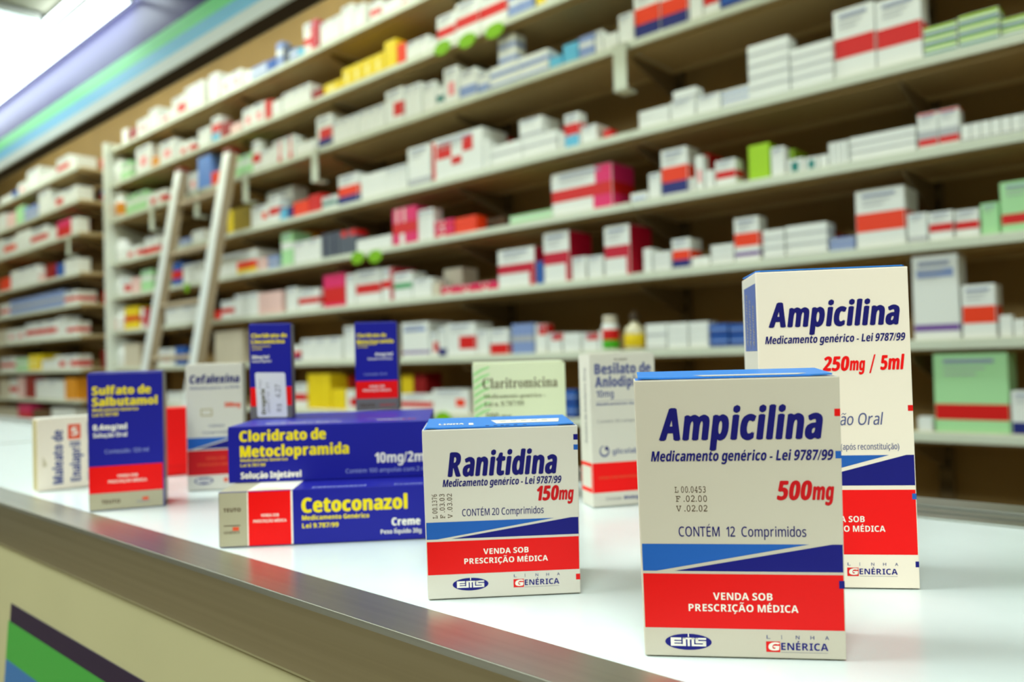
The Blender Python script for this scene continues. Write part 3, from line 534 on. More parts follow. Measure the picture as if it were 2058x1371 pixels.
(7,'w',-1.714,2.145,1.1190,0.0732,0.060,0.0321,'lower flat plain white carton on the seventh shelf, leftmost of 3 stacks'),
(7,'w',-1.714,2.145,1.1514,0.0732,0.060,0.0321,'upper flat plain white carton on the seventh shelf, leftmost of 3 stacks'),
(7,'wrd',-1.635,2.149,1.1190,0.0643,0.060,0.0611,'red-topped white carton on the seventh shelf, rightmost of 2 such'),
(7,'wg',-1.385,2.153,1.1190,0.0742,0.060,0.0393,'lower flat grey-lined white carton on the seventh shelf, left of flat plain white one'),
(7,'wg',-1.385,2.153,1.1586,0.0742,0.060,0.0393,'upper flat grey-lined white carton on the seventh shelf, left of flat plain white one'),
(7,'w',-1.301,2.145,1.1190,0.0691,0.060,0.0257,'lowest flat plain white carton on the seventh shelf, second from left of 3 stacks'),
(7,'w',-1.301,2.145,1.1450,0.0691,0.060,0.0257,'middle flat plain white carton on the seventh shelf, second from left of 3 stacks'),
(7,'w',-1.301,2.145,1.1710,0.0691,0.060,0.0257,'topmost flat plain white carton on the seventh shelf, second from left of 3 stacks'),
(7,'w',-1.229,2.149,1.1190,0.0647,0.060,0.0255,'lowest flat plain white carton on the seventh shelf, rightmost of 3 stacks'),
(7,'w',-1.229,2.149,1.1448,0.0647,0.060,0.0255,'middle flat plain white carton on the seventh shelf, rightmost of 3 stacks'),
(7,'w',-1.229,2.149,1.1706,0.0647,0.060,0.0255,'topmost flat plain white carton on the seventh shelf, rightmost of 3 stacks'),
(7,'bb',-1.159,2.149,1.1190,0.0590,0.060,0.0336,'lower flat two-tone blue carton on the seventh shelf, left of small two-tone blue one'),
(7,'bb',-1.159,2.149,1.1529,0.0590,0.060,0.0336,'upper flat two-tone blue carton on the seventh shelf, left of small two-tone blue one'),
(7,'bb',-1.094,2.149,1.1190,0.0492,0.060,0.0320,'lower small two-tone blue carton on the seventh shelf'),
(7,'bb',-1.094,2.149,1.1513,0.0492,0.060,0.0320,'upper small two-tone blue carton on the seventh shelf'),
(7,'wpu',-0.595,2.149,1.1190,0.1025,0.078,0.2071,'tall purple-striped white carton on the seventh shelf, left of tall orange-banded white one'),
(7,'wo',-0.487,2.149,1.1190,0.0710,0.071,0.1273,'tall orange-banded white carton on the seventh shelf, left of small plain white one'),
(7,'w',-0.411,2.153,1.1190,0.0262,0.035,0.0512,'small plain white carton on the seventh shelf, second from left of 4 such'),
(7,'w',-0.381,2.149,1.1190,0.0233,0.035,0.0401,'small plain white carton on the seventh shelf, third from left of 4 such'),
(8,'w',-4.770,2.145,0.8930,0.1933,0.098,0.0667,'flat plain white carton on the eighth shelf'),
(8,'wr',-3.419,2.153,0.8930,0.1226,0.089,0.1196,'large red-banded white carton on the eighth shelf, left of tall plain yellow one'),
(8,'yp',-3.280,2.149,0.8930,0.0910,0.091,0.1624,'tall plain yellow carton on the eighth shelf, leftmost of 3 such'),
(8,'yp',-3.187,2.149,0.8930,0.0910,0.103,0.1624,'tall plain yellow carton on the eighth shelf, second from left of 3 such'),
(8,'yp',-3.086,2.149,0.8930,0.1051,0.080,0.0922,'plain yellow carton on the eighth shelf, left of red-cornered white one'),
(8,'wr',-2.588,2.145,0.8930,0.1899,0.080,0.0740,'flat red-banded white carton on the eighth shelf, left of flat orange-dotted white one'),
(8,'wro',-2.399,2.153,0.8930,0.2059,0.133,0.0932,'flat orange-dotted white carton on the eighth shelf'),
(8,'bb',-1.794,2.145,0.8930,0.1255,0.063,0.0473,'lower flat two-tone blue carton on the eighth shelf'),
(8,'bb',-1.794,2.145,0.9406,0.1255,0.063,0.0473,'upper flat two-tone blue carton on the eighth shelf'),
(8,'w',-0.594,2.145,0.8930,0.0331,0.035,0.0346,'small plain white carton on the eighth shelf, left of large red-banded mint green one'),
(8,'qr',-0.555,2.149,0.8930,0.1583,0.098,0.1895,'large red-banded mint green carton on the eighth shelf, left of tall navy-bottomed white one'),
(8,'wnb',-0.393,2.149,0.8930,0.0602,0.059,0.1001,'tall navy-bottomed white carton on the eighth shelf'),
(11,'w',-7.253,2.145,2.5760,0.2969,0.140,0.1600,'flat white carton on the top shelf of the far-left rack, third from left of 5'),
(11,'wr',-6.601,2.153,2.5760,0.2580,0.140,0.1358,'flat red-banded white carton on the top shelf of the far-left rack'),
(12,'w',-7.001,2.149,2.3410,0.2479,0.140,0.1831,'large plain white carton on the second shelf of the far-left rack'),
(12,'wrs',-6.729,2.149,2.3410,0.2443,0.140,0.1164,'flat red-cornered white carton on the second shelf of the far-left rack'),
(12,'w',-6.450,2.145,2.3410,0.2689,0.116,0.1088,'flat plain white carton on the second shelf of the far-left rack, rightmost of 2 such'),
(13,'wo',-7.891,2.145,2.1040,0.2964,0.140,0.1468,'flat orange-banded white carton on the third shelf of the far-left rack'),
(13,'wr',-7.201,2.149,2.1040,0.3828,0.140,0.1446,'flat red-banded white carton on the third shelf of the far-left rack'),
(13,'crw',-6.586,2.145,2.1040,0.2766,0.134,0.1252,'flat crimson and pink carton on the third shelf of the far-left rack'),
(14,'w',-7.499,2.149,1.8160,0.2244,0.140,0.1421,'large white carton on the fourth shelf of the far-left rack, second from left of 3'),
(14,'w',-7.273,2.149,1.8160,0.2244,0.140,0.1421,'large plain white carton on the fourth shelf of the far-left rack, rightmost of 3 such'),
(15,'gt',-7.777,2.153,1.5900,0.3185,0.140,0.1248,'flat grey-blue carton on the fifth shelf of the far-left rack, leftmost of 4 such'),
(15,'gt',-7.457,2.153,1.5900,0.3185,0.140,0.1248,'flat grey-blue carton on the fifth shelf of the far-left rack, second from left of 4'),
(15,'gt',-7.136,2.153,1.5900,0.3185,0.140,0.1248,'flat grey-blue carton on the fifth shelf of the far-left rack, third from left of 4'),
(15,'gt',-6.816,2.153,1.5900,0.3185,0.125,0.1248,'flat grey-blue carton on the fifth shelf of the far-left rack, rightmost of 4 such'),
(15,'wr',-6.462,2.149,1.5900,0.2386,0.140,0.1004,'flat red-banded white carton on the fifth shelf of the far-left rack, rightmost of 2 such'),
(16,'wr',-7.343,2.145,1.3620,0.2328,0.140,0.1341,'flat red-banded white carton on the sixth shelf of the far-left rack, leftmost of 4 such'),
(16,'wr',-7.108,2.145,1.3620,0.2328,0.140,0.1341,'flat red-banded white carton on the sixth shelf of the far-left rack, second from left'),
(16,'wr',-6.873,2.145,1.3620,0.2328,0.140,0.1341,'flat red-banded white carton on the sixth shelf of the far-left rack, third from left'),
(16,'w',-6.642,2.153,1.3620,0.1763,0.108,0.1522,'large plain white carton on the sixth shelf of the far-left rack'),
(17,'wr',-8.063,2.153,1.1190,0.3970,0.118,0.1148,'flat red-banded white carton on the seventh shelf of the far-left rack'),
(17,'y',-7.306,2.153,1.1190,0.2846,0.140,0.1229,'flat yellow carton on the seventh shelf of the far-left rack'),
(17,'wrs',-6.480,2.153,1.1190,0.2243,0.107,0.1009,'flat red-cornered white carton on the seventh shelf of the far-left rack, rightmost of 2 such'),
(18,'e',-8.093,2.149,0.8930,0.2711,0.140,0.1489,'flat beige carton on the eighth shelf of the far-left rack, rightmost of 2 such'),
(18,'dr',-7.389,2.149,0.8930,0.2181,0.140,0.1788,'large dark red carton on the eighth shelf of the far-left rack'),
(18,'w',-7.120,2.145,0.8930,0.2555,0.140,0.1454,'flat plain white carton on the eighth shelf of the far-left rack, leftmost of 2 such'),
(18,'w',-6.863,2.145,0.8930,0.2555,0.140,0.1454,'flat plain white carton on the eighth shelf of the far-left rack, rightmost of 2 such'),
(18,'am',-6.470,2.145,0.8930,0.2183,0.140,0.1583,'large amber carton on the eighth shelf of the far-left rack'),
(19,'e',-7.936,2.153,0.6640,0.3039,0.140,0.1370,'flat beige carton on the ninth shelf of the far-left rack, rightmost of 2 such'),
(19,'crw',-7.563,2.145,0.6640,0.3115,0.140,0.1759,'flat crimson and pink carton on the ninth shelf of the far-left rack'),
]
# the smallest cartons between them: (look, x, y, z, width, depth, height)
REST=[
('wg',-0.452,2.149,1.5900,0.0189,0.035,0.0425),
('w',-2.702,2.153,1.8160,0.0424,0.035,0.1100),
('w',-3.541,2.149,2.3410,0.0853,0.090,0.0812),
('wg',-1.148,2.153,1.3620,0.0716,0.060,0.0193),
('wg',-1.148,2.153,1.3816,0.0716,0.060,0.0193),
('wg',-0.473,2.149,1.5900,0.0189,0.035,0.0425),
('wg',-1.148,2.153,1.4012,0.0716,0.060,0.0193),
('nb',-3.477,2.145,1.8160,0.1092,0.054,0.0589),
('w',-1.156,2.149,1.5900,0.0274,0.035,0.0548),
('w',-2.746,2.153,1.8160,0.0424,0.039,0.1100),
('w',-2.704,2.145,1.5900,0.0787,0.055,0.0526),
('pk',-2.224,2.149,1.3620,0.1004,0.042,0.0297),
('bw',-1.867,2.149,2.3410,0.0582,0.040,0.0912),
('lb',-1.740,2.149,2.1040,0.0537,0.039,0.0416),
('w',-7.726,2.149,1.8160,0.2244,0.140,0.1421),
('wrs',-6.706,2.153,1.1190,0.2243,0.140,0.1009),
('wrs',-2.972,2.149,0.8930,0.0571,0.054,0.0883),
('w',-2.790,2.153,1.8160,0.0424,0.037,0.1100),
('p',-7.580,2.149,0.8930,0.1768,0.133,0.1717),
('qb',-7.609,2.145,1.1190,0.3031,0.099,0.0968),
('wr',-6.443,2.153,1.3620,0.1980,0.096,0.1041),
('w',-2.785,2.145,1.5900,0.0787,0.065,0.0526),
('w',-2.835,2.153,1.8160,0.0424,0.045,0.1100),
('p',-5.278,2.153,1.5900,0.1345,0.105,0.0996),
('pk',-2.327,2.149,1.3620,0.1004,0.041,0.0297),
('w',-4.422,2.149,1.8160,0.1357,0.095,0.0671),
('w',-7.383,2.145,2.1040,0.1684,0.140,0.1645),
('dr',-6.863,2.149,1.8160,0.1967,0.140,0.1156),
('c2',-5.134,2.149,1.3620,0.1005,0.061,0.1246),
('w',-2.865,2.145,1.5900,0.0787,0.063,0.0526),
('gt',-1.880,2.153,1.1190,0.0238,0.035,0.1075),
('w',-2.068,2.145,1.8160,0.0266,0.035,0.1091),
('gt',-1.906,2.153,1.1190,0.0238,0.035,0.1075),
('b',-1.828,2.149,1.3620,0.0280,0.035,0.0807),
('w',-7.553,2.145,2.1040,0.1684,0.140,0.1645),
('bb',-1.090,2.153,2.1040,0.0387,0.035,0.1034),
('wrs',-4.882,2.149,2.1040,0.1237,0.107,0.0858),
('wr',-7.807,2.153,0.8930,0.1848,0.140,0.1557),
('e',-2.413,2.245,1.3620,0.1071,0.090,0.1150),
('gt',-1.932,2.153,1.1190,0.0238,0.035,0.1075),
('o',-8.016,2.145,1.8160,0.2760,0.109,0.1079),
('o',-4.172,2.145,2.1040,0.1044,0.066,0.0734),
('w',-3.265,2.153,2.1040,0.0783,0.094,0.0630),
('gt',-1.958,2.153,1.1190,0.0238,0.035,0.1075),
('br',-7.201,2.145,0.6640,0.3899,0.140,0.1420),
('p',-3.968,2.153,2.3410,0.1137,0.072,0.0601),
('dr',-4.064,2.149,2.3410,0.0851,0.073,0.0856),
('p',-7.797,2.145,2.3410,0.2264,0.140,0.1223),
('wrs',-5.008,2.149,2.1040,0.1237,0.117,0.0858),
('gt',-3.602,2.145,1.5900,0.0909,0.088,0.0610),
('wp',-7.618,2.149,1.3620,0.2346,0.140,0.1082),
('q',-7.543,2.145,2.3410,0.1776,0.140,0.1445),
('w',-3.345,2.153,2.1040,0.0783,0.061,0.0630),
('t',-2.320,2.145,2.1040,0.0358,0.035,0.0810),
('w',-6.983,2.149,1.1190,0.2663,0.119,0.0760),
('p',-3.709,2.149,1.5900,0.0894,0.061,0.0626),
('wg',-1.346,2.149,1.3620,0.0624,0.060,0.0196),
('wg',-1.346,2.149,1.3819,0.0624,0.060,0.0196),
('wg',-1.346,2.149,1.4017,0.0624,0.060,0.0196),
('wp',-7.855,2.149,1.3620,0.2346,0.113,0.1082),
('wr',-8.026,2.145,1.5900,0.2490,0.140,0.1068),
('wrs',-4.488,2.153,2.3410,0.1013,0.086,0.0783),
('am',-3.510,2.245,1.5900,0.1136,0.090,0.1797),
('dr',-2.624,2.249,0.8930,0.0782,0.090,0.1581),
('p',-5.543,2.153,1.3620,0.1358,0.123,0.0842),
('wrs',-4.591,2.153,2.3410,0.1013,0.073,0.0783),
('wrs',-5.248,2.153,1.8160,0.1285,0.140,0.0791),
('w',-6.807,2.153,2.1040,0.1732,0.102,0.1019),
('w',-1.483,2.153,2.1040,0.0258,0.035,0.0554),
('am',-3.235,2.253,0.8930,0.1063,0.090,0.1538),
('b',-3.579,2.149,2.5760,0.0774,0.050,0.0635),
('w',-1.511,2.153,2.1040,0.0258,0.035,0.0554),
('w',-6.527,2.145,0.6640,0.2366,0.140,0.1590),
('wrs',-5.378,2.153,1.8160,0.1285,0.081,0.0791),
('e',-8.242,2.153,0.6640,0.3039,0.140,0.1370),
('wrn',-3.410,2.153,1.1190,0.0674,0.043,0.0782),
('r',-3.596,2.145,2.3410,0.0498,0.051,0.0982),
('bw',-3.656,2.149,2.5760,0.0709,0.079,0.0683),
('wp',-7.493,2.145,2.5760,0.2135,0.090,0.0949),
('w',-8.258,2.153,2.3410,0.4016,0.140,0.1529),
('dr',-3.186,2.149,2.3410,0.0752,0.064,0.0486),
('w',-3.810,2.149,2.5760,0.0737,0.053,0.0688),
('yp',-2.702,2.245,0.8930,0.0742,0.090,0.1546),
('bw',-3.729,2.149,2.5760,0.0709,0.055,0.0683),
('w',-0.814,2.149,1.5900,0.0194,0.035,0.0363),
('w',-6.309,2.149,2.1040,0.1163,0.083,0.1173),
('w',-1.565,2.149,1.1190,0.0202,0.035,0.0680),
('w',-6.331,2.153,2.5760,0.1369,0.140,0.0996),
('w',-1.379,2.145,1.3620,0.0292,0.060,0.0374),
('w',-1.379,2.145,1.3997,0.0292,0.060,0.0374),
('w',-6.765,2.145,0.6640,0.2366,0.140,0.1590),
('bw',-3.367,2.145,2.5760,0.0677,0.051,0.0582),
('dr',-5.276,2.153,2.5760,0.1132,0.095,0.0799),
('b',-6.621,2.149,1.8160,0.1453,0.101,0.0991),
('w',-6.333,2.149,1.8160,0.1183,0.096,0.1120),
('gt',-7.207,2.153,2.3410,0.1562,0.140,0.1110),
('w',-6.453,2.149,1.8160,0.1183,0.115,0.1120),
('e',-2.372,2.145,1.3620,0.0392,0.035,0.0529),
('w',-1.183,2.153,1.3620,0.0288,0.035,0.0297),
('gt',-7.366,2.153,2.3410,0.1562,0.140,0.1110),
('w',-1.213,2.153,1.3620,0.0288,0.035,0.0297),
('w',-6.790,2.153,2.5760,0.1654,0.140,0.0849),
('w',-0.749,2.145,1.5900,0.0110,0.035,0.0626),
('k',-3.427,2.149,2.5760,0.0426,0.039,0.0907),
('w',-6.584,2.145,0.8930,0.1021,0.092,0.1288),
('bb',-1.049,2.153,2.1040,0.0387,0.035,0.1034),
('w',-0.762,2.145,1.5900,0.0110,0.035,0.0626),
('w',-0.775,2.145,1.5900,0.0110,0.035,0.0626),
('e',-8.330,2.145,1.3620,0.4606,0.140,0.1116),
('w',-0.788,2.145,1.5900,0.0110,0.035,0.0626),
('w',-6.957,2.153,2.5760,0.1654,0.140,0.0849),
('w',-7.999,2.153,2.5760,0.3166,0.097,0.0582),
('w',-5.359,2.145,2.5760,0.0847,0.066,0.0959),
('w',-2.365,2.153,2.3410,0.0396,0.040,0.0475),
('gt',-4.569,2.145,1.8160,0.1418,0.060,0.0389),
('r',-2.127,2.253,1.8160,0.0460,0.090,0.1529),
('am',-4.943,2.153,2.3410,0.0894,0.079,0.0689),
('lm',-0.953,2.253,1.5900,0.0276,0.090,0.0953),
('r',-1.521,2.149,1.8160,0.0299,0.035,0.0303),
('wp',-2.536,2.145,2.5760,0.0618,0.048,0.0491),
('w',-1.709,2.149,1.8160,0.0178,0.035,0.0601),
('dr',-3.108,2.245,0.8930,0.0599,0.090,0.1579),
('yp',-1.796,2.153,2.3410,0.0395,0.035,0.0531),
('w',-1.212,2.153,1.5900,0.0149,0.035,0.0443),
('qb',-1.782,2.145,1.5900,0.0305,0.035,0.0297),
('qb',-1.815,2.145,1.5900,0.0305,0.035,0.0297),
('r',-1.217,2.249,1.5900,0.0221,0.090,0.1343),
('qb',-1.847,2.145,1.5900,0.0305,0.035,0.0297),
('lb',-3.299,2.149,2.5760,0.0450,0.035,0.0498),
('qb',-1.880,2.145,1.5900,0.0305,0.035,0.0297),
('r',-4.162,2.145,1.3620,0.0648,0.076,0.0492),
('qb',-1.912,2.145,1.5900,0.0305,0.035,0.0297),
('qb',-1.945,2.145,1.5900,0.0305,0.035,0.0297),
('w',-8.313,2.149,2.1040,0.3774,0.140,0.1710),
('p',-7.023,2.149,1.8160,0.1360,0.106,0.0605),
('br',-2.133,2.253,1.5900,0.0612,0.090,0.0605),
('r',-1.836,2.249,1.8160,0.0262,0.090,0.1389),
('br',-2.196,2.253,1.5900,0.0612,0.090,0.0605),
('dr',-0.834,2.253,1.3620,0.0200,0.090,0.0669),
('wg',-0.347,2.149,1.5900,0.0189,0.035,0.0425),
('b',-7.638,2.145,2.5760,0.1167,0.064,0.0601),
('w',-2.463,2.145,2.5760,0.0752,0.049,0.0539),
('w',-1.744,2.145,2.3410,0.0694,0.061,0.0645),
]
LOOK={
'w':('W',[]),
'wg':('W',[(0,0.05,1,0.2,'S')]),
'wd':('W',[(0,0,1,0.35,'S')]),
'wp':('W',[(0.3,0.25,0.75,0.6,'P')]),
'wr':('W',[(0,0.3,1,0.58,'R')]),
'wrl':('W',[(0,0,1,0.42,'R')]),
'wrs':('W',[(0.45,0.2,1,0.6,'R')]),
'wrq':('W',[(0,0.05,0.07,0.95,'R'),(0.1,0.5,0.4,0.85,'R'),(0.62,0.55,0.82,0.9,'R'),(0.4,0.3,0.6,0.48,'R')]),
'wrst':('W',[(0.55,0,0.75,1,'P'),(0.5,0,0.8,0.3,'R')]),
'wo':('W',[(0,0.28,1,0.6,'O')]),
'wop':('W',[(0,0.35,1,0.65,'O'),(0,0.13,1,0.22,'U')]),
'won':('W',[(0,0.3,1,0.62,'O'),(0,0.05,1,0.3,'N')]),
'wrn':('W',[(0.2,0.3,1,0.62,'R'),(0.1,0.08,1,0.3,'N')]),
'wrb':('W',[(0,0.38,1,0.7,'R'),(0.05,0.02,0.95,0.36,'L')]),
'wbr':('W',[(0,0.94,1,1,'R'),(0,0.28,1,0.5,'S'),(0,0.1,1,0.28,'R')]),
'wc':('W',[(0,0.38,1,0.62,'R'),(0.78,0,1,1,'C')]),
'wcb':('W',[(0,0.36,1,0.6,'C'),(0.86,0,1,0.36,'C')]),
'wx':('W',[(0,0.32,1,0.6,'R'),(0.7,0,1,0.32,'F'),(0.74,0.6,1,1,'F')]),
'wgr':('W',[(0,0.4,1,0.6,'G')]),
'wt':('W',[(0.25,0.15,0.75,0.8,'T')]),
'wpu':('W',[(0,0.1,1,0.18,'U'),(0.1,0.74,0.9,0.84,'I')]),
'wb':('W',[(0.1,0.25,0.9,0.5,'I')]),
'ws':('W',[(0,0.1,1,0.45,'I')]),
'wro':('W',[(0.65,0.3,0.9,0.62,'O')]),
'wnb':('W',[(0,0,1,0.28,'N')]),
'wrd':('W',[(0.3,0.62,1,1,'R')]),
'p':('H',[]),
'pk':('F',[(0,0.3,1,0.6,'R'),(0.3,0,0.5,0.3,'W'),(0.15,0.6,0.25,1,'H'),(0.45,0.6,0.55,1,'H')]),
'cr':('C',[(0.1,0.75,0.9,0.9,'F')]),
'crw':('F',[(0,0.1,1,0.6,'R')]),
'c2':('W',[(0,0.3,0.6,0.52,'R'),(0.55,0,1,1,'C')]),
'dr':('D',[]),
'r':('R',[]),
'o':('O',[]),
'oy':('W',[(0.5,0.12,1,0.55,'O'),(0.5,0,1,0.22,'Y')]),
'y':('Y',[(0.3,0.2,0.6,0.7,'J')]),
'yp':('Y',[]),
'yr':('Y',[(0,0.35,1,0.58,'R')]),
'ol':('V',[(0,0,0.25,1,'Y')]),
'am':('A',[]),
'b':('B',[]),
'bb':('B',[(0,0,1,0.2,'N'),(0,0.45,1,0.6,'I')]),
'lb':('L',[]),
'cf':('CB',[]),
'bw':('I',[(0,0.5,1,0.7,'W')]),
'brb':('B',[(0,0.3,1,0.65,'R')]),
'nb':('L',[(0.55,0,1,1,'N')]),
'k':('K',[(0.35,0.1,0.6,1,'X')]),
'krt':('K',[(0.3,0.75,1,1,'R')]),
'lm':('M',[]),
'gs':('W',[(0,0.66,1,1,'M'),(0,0.12,1,0.42,'T')]),
'q':('Q',[]),
'qr':('Q',[(0,0.16,1,0.36,'R')]),
'qb':('Q',[(0,0.5,1,0.7,'W')]),
'e':('E',[]),
'br':('Z',[]),
'gt':('I',[(0,0.4,1,0.6,'S')]),
't':('W',[(0,0.3,1,0.6,'T')]),
}

# ================================================================== THE SETTING
def slab(name, a, b, m):
    bm = bmesh.new(); box(bm, *a, *b); return structure(name, bm, m)
X0, X1, Y0, Y1 = -9.4, 2.4, -3.4, 2.47
slab('floor', (X0, Y0, -0.1), (X1, Y1, 0.0), mat('floor_tiles', (128, 112, 82), 0.4, noise=(4, 0.15, (1, 1, 1))))
slab('ceiling', (X0, 1.25, CEIL), (X1, Y1 + .1, CEIL + 0.1), mat('ceiling_paint', (206, 206, 184), 0.8, noise=(1.5, 0.05, (1, 1, 1))))
slab('ceiling', (X0, Y0, LOW), (X1, 1.30, LOW + 0.1), _m['ceiling_paint'])
slab('wall_back', (X0, Y1, 0), (X1, Y1 + 0.1, CEIL), back_m)
slab('wall_left', (X0 - 0.1, Y0, 0), (X0, Y1 + .1, CEIL), mat('wall_paint', (196, 190, 162), 0.7))
slab('wall_right', (X1, Y0, 0), (X1 + 0.1, Y1 + .1, CEIL), _m['wall_paint'])
slab('wall_front', (X0, Y0 - 0.1, 0), (X1, Y0, CEIL), mat('wall_paint_olive', (128, 118, 88), 0.7))

# --- painted bulkhead that hangs over the shelves
bm = bmesh.new()
fy = 1.30; fx0, fx1 = X0, X1
box(bm, fx0, fy + .004, 2.181, fx1, fy + .07, CEIL - .002, 0)
fm = [mat('bulkhead_violet', (84, 80, 140), 0.3), mat('band_green', (150, 255, 176), 0.3, ), mat('band_blue', (150, 222, 255), 0.3), mat('trim_white', (236, 246, 240), 0.4), mat('bulkhead_under_shade', (60, 46, 26), 0.8), mat('bulkhead_rear', (214, 204, 170), 0.7)]
for z0, z1, i, t in ((2.340, LOW, 0, 0.0), (2.284, 2.340, 1, 0.001), (2.226, 2.284, 2, 0.001), (2.178, 2.226, 3, 0.008)):
    box(bm, fx0, fy - t, z0, fx1, fy + 0.004, z1, i)
box(bm, fx0, fy + .006, 2.1785, fx1, fy + .07, 2.181, 4)  # underside strip: its unlit shade is put in as dark brown
box(bm, fx0, fy + .0702, 2.1785, fx1, fy + .074, CEIL - .002, 5)
structure('trim_1', bm, fm)

# --- back board of the racks
# ================================================================== CEILING LAMPS
lamp_w = mat('lamp_housing', (232, 234, 228), 0.4)
glow = mat('lamp_diffuser', (240, 255, 250), 0.4, emit=9.0)
def ceiling_lamp(x, y, lx, ly, label, drop=0.06, em=None, grp=None, z=CEIL, wrap=False):
    t = thing('ceiling_lamp', label, 'ceiling lamp', (x, y, z), group=grp)
    b = bmesh.new()
    box(b, -lx / 2, -ly / 2, -drop, lx / 2, -ly / 2 + .012, 0, 0); box(b, -lx / 2, ly / 2 - .012, -drop, lx / 2, ly / 2, 0, 0)
    box(b, -lx / 2, -ly / 2, -drop, -lx / 2 + .012, ly / 2, 0, 0); box(b, lx / 2 - .012, -ly / 2, -drop, lx / 2, ly / 2, 0, 0)
    box(b, -lx / 2, -ly / 2, -.01, lx / 2, ly / 2, 0, 0)
    link('lamp_housing', b, lamp_w, t)
    b = bmesh.new(); box(b, -lx / 2 + .012, -ly / 2 + .012, -drop - .004, lx / 2 - .012, ly / 2 - .012, -drop + .012, 0, 0.004)
    if wrap: box(b, -lx / 2 - .001, -ly / 2 - .001, -drop + .013, lx / 2 + .001, ly / 2 + .001, -.012, 0, 0.004)
    link('diffuser', b, em or glow, t)
    return t
for i, (x, y) in enumerate(AISLE):
    ceiling_lamp(x, y, 1.36, 0.28, 'white ceiling lamp over the aisle, %s' % ('first from the right', 'second from the right', 'third from the right', 'fourth from the right', 'fifth from the right')[i], grp='lamps over the aisle')
for i, (x, y) in enumerate(FRONT):
    ceiling_lamp(x, y, 1.36, 0.56, 'wide white ceiling lamp over the customer side, %s' % ('above the near counter', 'second from the right', 'third from the right', 'farthest left')[i], grp='lamps over the customer side', z=LOW)
glow2 = mat('tube_glow', (236, 250, 255), 0.4, emit=7.0)
ceiling_lamp(-4.32, 1.222, 2.47, 0.137, 'long glowing fluorescent strip along the violet bulkhead, upper left', drop=0.08, em=glow2, z=LOW, wrap=True)
ceiling_lamp(-4.0, 1.027, .76, 0.234, 'broad glowing square lamp left of the long fluorescent strip', drop=0.035, em=mat('panel_glow', (226, 250, 250), 0.4, emit=2.6), z=LOW)

# ================================================================== RACKS
ZS = [2.554, 2.319, 2.082, 1.794, 1.568, 1.340, 1.097, 0.871, 0.642]
TH = 0.022
ORD = ['top', 'second', 'third', 'fourth', 'fifth', 'sixth', 'seventh', 'eighth', 'lowest']
board_m = mat('board_tan_shade', (196, 170, 120), 0.5, noise=(3, 0.06, (1, 1, 1)))  # tan carries the shade under the boards, which are pale enamel all over
def board(x0, x1, z, label, grp):
    bm = bmesh.new()
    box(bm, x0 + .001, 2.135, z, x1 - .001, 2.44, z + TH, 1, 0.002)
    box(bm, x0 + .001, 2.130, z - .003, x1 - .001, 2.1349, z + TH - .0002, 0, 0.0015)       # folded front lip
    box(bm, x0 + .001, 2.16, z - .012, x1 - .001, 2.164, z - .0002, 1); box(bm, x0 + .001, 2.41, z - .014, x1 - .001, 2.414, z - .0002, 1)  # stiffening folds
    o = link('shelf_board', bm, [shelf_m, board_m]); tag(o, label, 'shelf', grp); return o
SPANS = [(-5.525, -3.06, 'behind the ladder'), (-3.06, -1.41, 'in the middle of the wall'), (-1.41, 0.9, 'at the right end')]
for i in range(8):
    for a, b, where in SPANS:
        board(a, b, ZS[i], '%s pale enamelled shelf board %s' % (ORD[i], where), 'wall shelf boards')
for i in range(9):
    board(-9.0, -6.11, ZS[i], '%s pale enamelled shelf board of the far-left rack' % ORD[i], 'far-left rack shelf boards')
def upright(x, label, n=8):
    bm = bmesh.new()
    box(bm, x - .018, 2.443, 0.0, x + .018, 2.4695, 2.7, 0)
    z = 0.10
    while z < 2.66:
        box(bm, x - .010, 2.4415, z, x - .005, 2.4431, z + .03, 1); box(bm, x + .005, 2.4415, z, x + .010, 2.4431, z + .03, 1); z += .06
    t = link('slotted_upright', bm, [steel_m, slot_m]); tag(t, label, 'shelf post', 'slotted steel posts on the back wall')
    for i in range(n):
        b = bmesh.new(); z = ZS[i] - .0145
        prism(b, [(2.441, z), (2.441, z - .085), (2.40, z - .08), (2.18, z - .018), (2.165, z)], x - .003, x + .003, axis='x')
        link('bracket', b, steel_m, parent=t)
    return t
for x, l in ((-.61, 'at the right edge, behind the mint green carton'), (-1.41, 'behind the shelf joint in the middle'), (-2.235, 'second left of the shelf joint'),
             (-3.06, 'third left of the shelf joint'), (-3.88, 'right of the ladder'), (-4.70, 'behind the ladder'), (-5.45, 'next to the white side panel')):
    upright(x, 'brown slotted steel post ' + l)
for x, l in ((-6.25, 'at the near end of the far-left rack'), (-7.1, 'in the middle of the far-left rack'), (-8.0, 'at the far end of the far-left rack')):
    upright(x, 'brown slotted steel post ' + l, 9)
bm = bmesh.new(); box(bm, -5.572, 2.10, 0, -5.530, 2.469, 2.62, 0, .003)
tag(link('side_panel', bm, mat('panel_white', (226, 232, 222), 0.4)), 'tall white side panel that closes the wall rack, left of the ladder', 'shelf panel')
for x, l in ((-4.87, 'leftmost, left of the ladder'), (-4.29, 'between the ladder rails'), (-3.755, 'just right of the ladder'), (-3.13, 'above the red and orange boxes'), (-1.425, 'largest in the picture, in the middle'), (-6.267, 'in the far-left rack')):
    bm = bmesh.new(); z = ZS[2] + .015
    box(bm, x - .024, 2.112, z - .145, x + .024, 2.118, z, 0, .001); box(bm, x - .024, 2.112, z - .003, x + .024, 2.1295, z, 0)
    box(bm, x - .024, 2.112, z - .151, x + .024, 2.17, z - .1455, 0, .001)
    tag(link('hanging_hook_plate', bm, shelf_m), 'white hanging plate under the third shelf, ' + l, 'shelf plate', 'white plates under the third shelf')
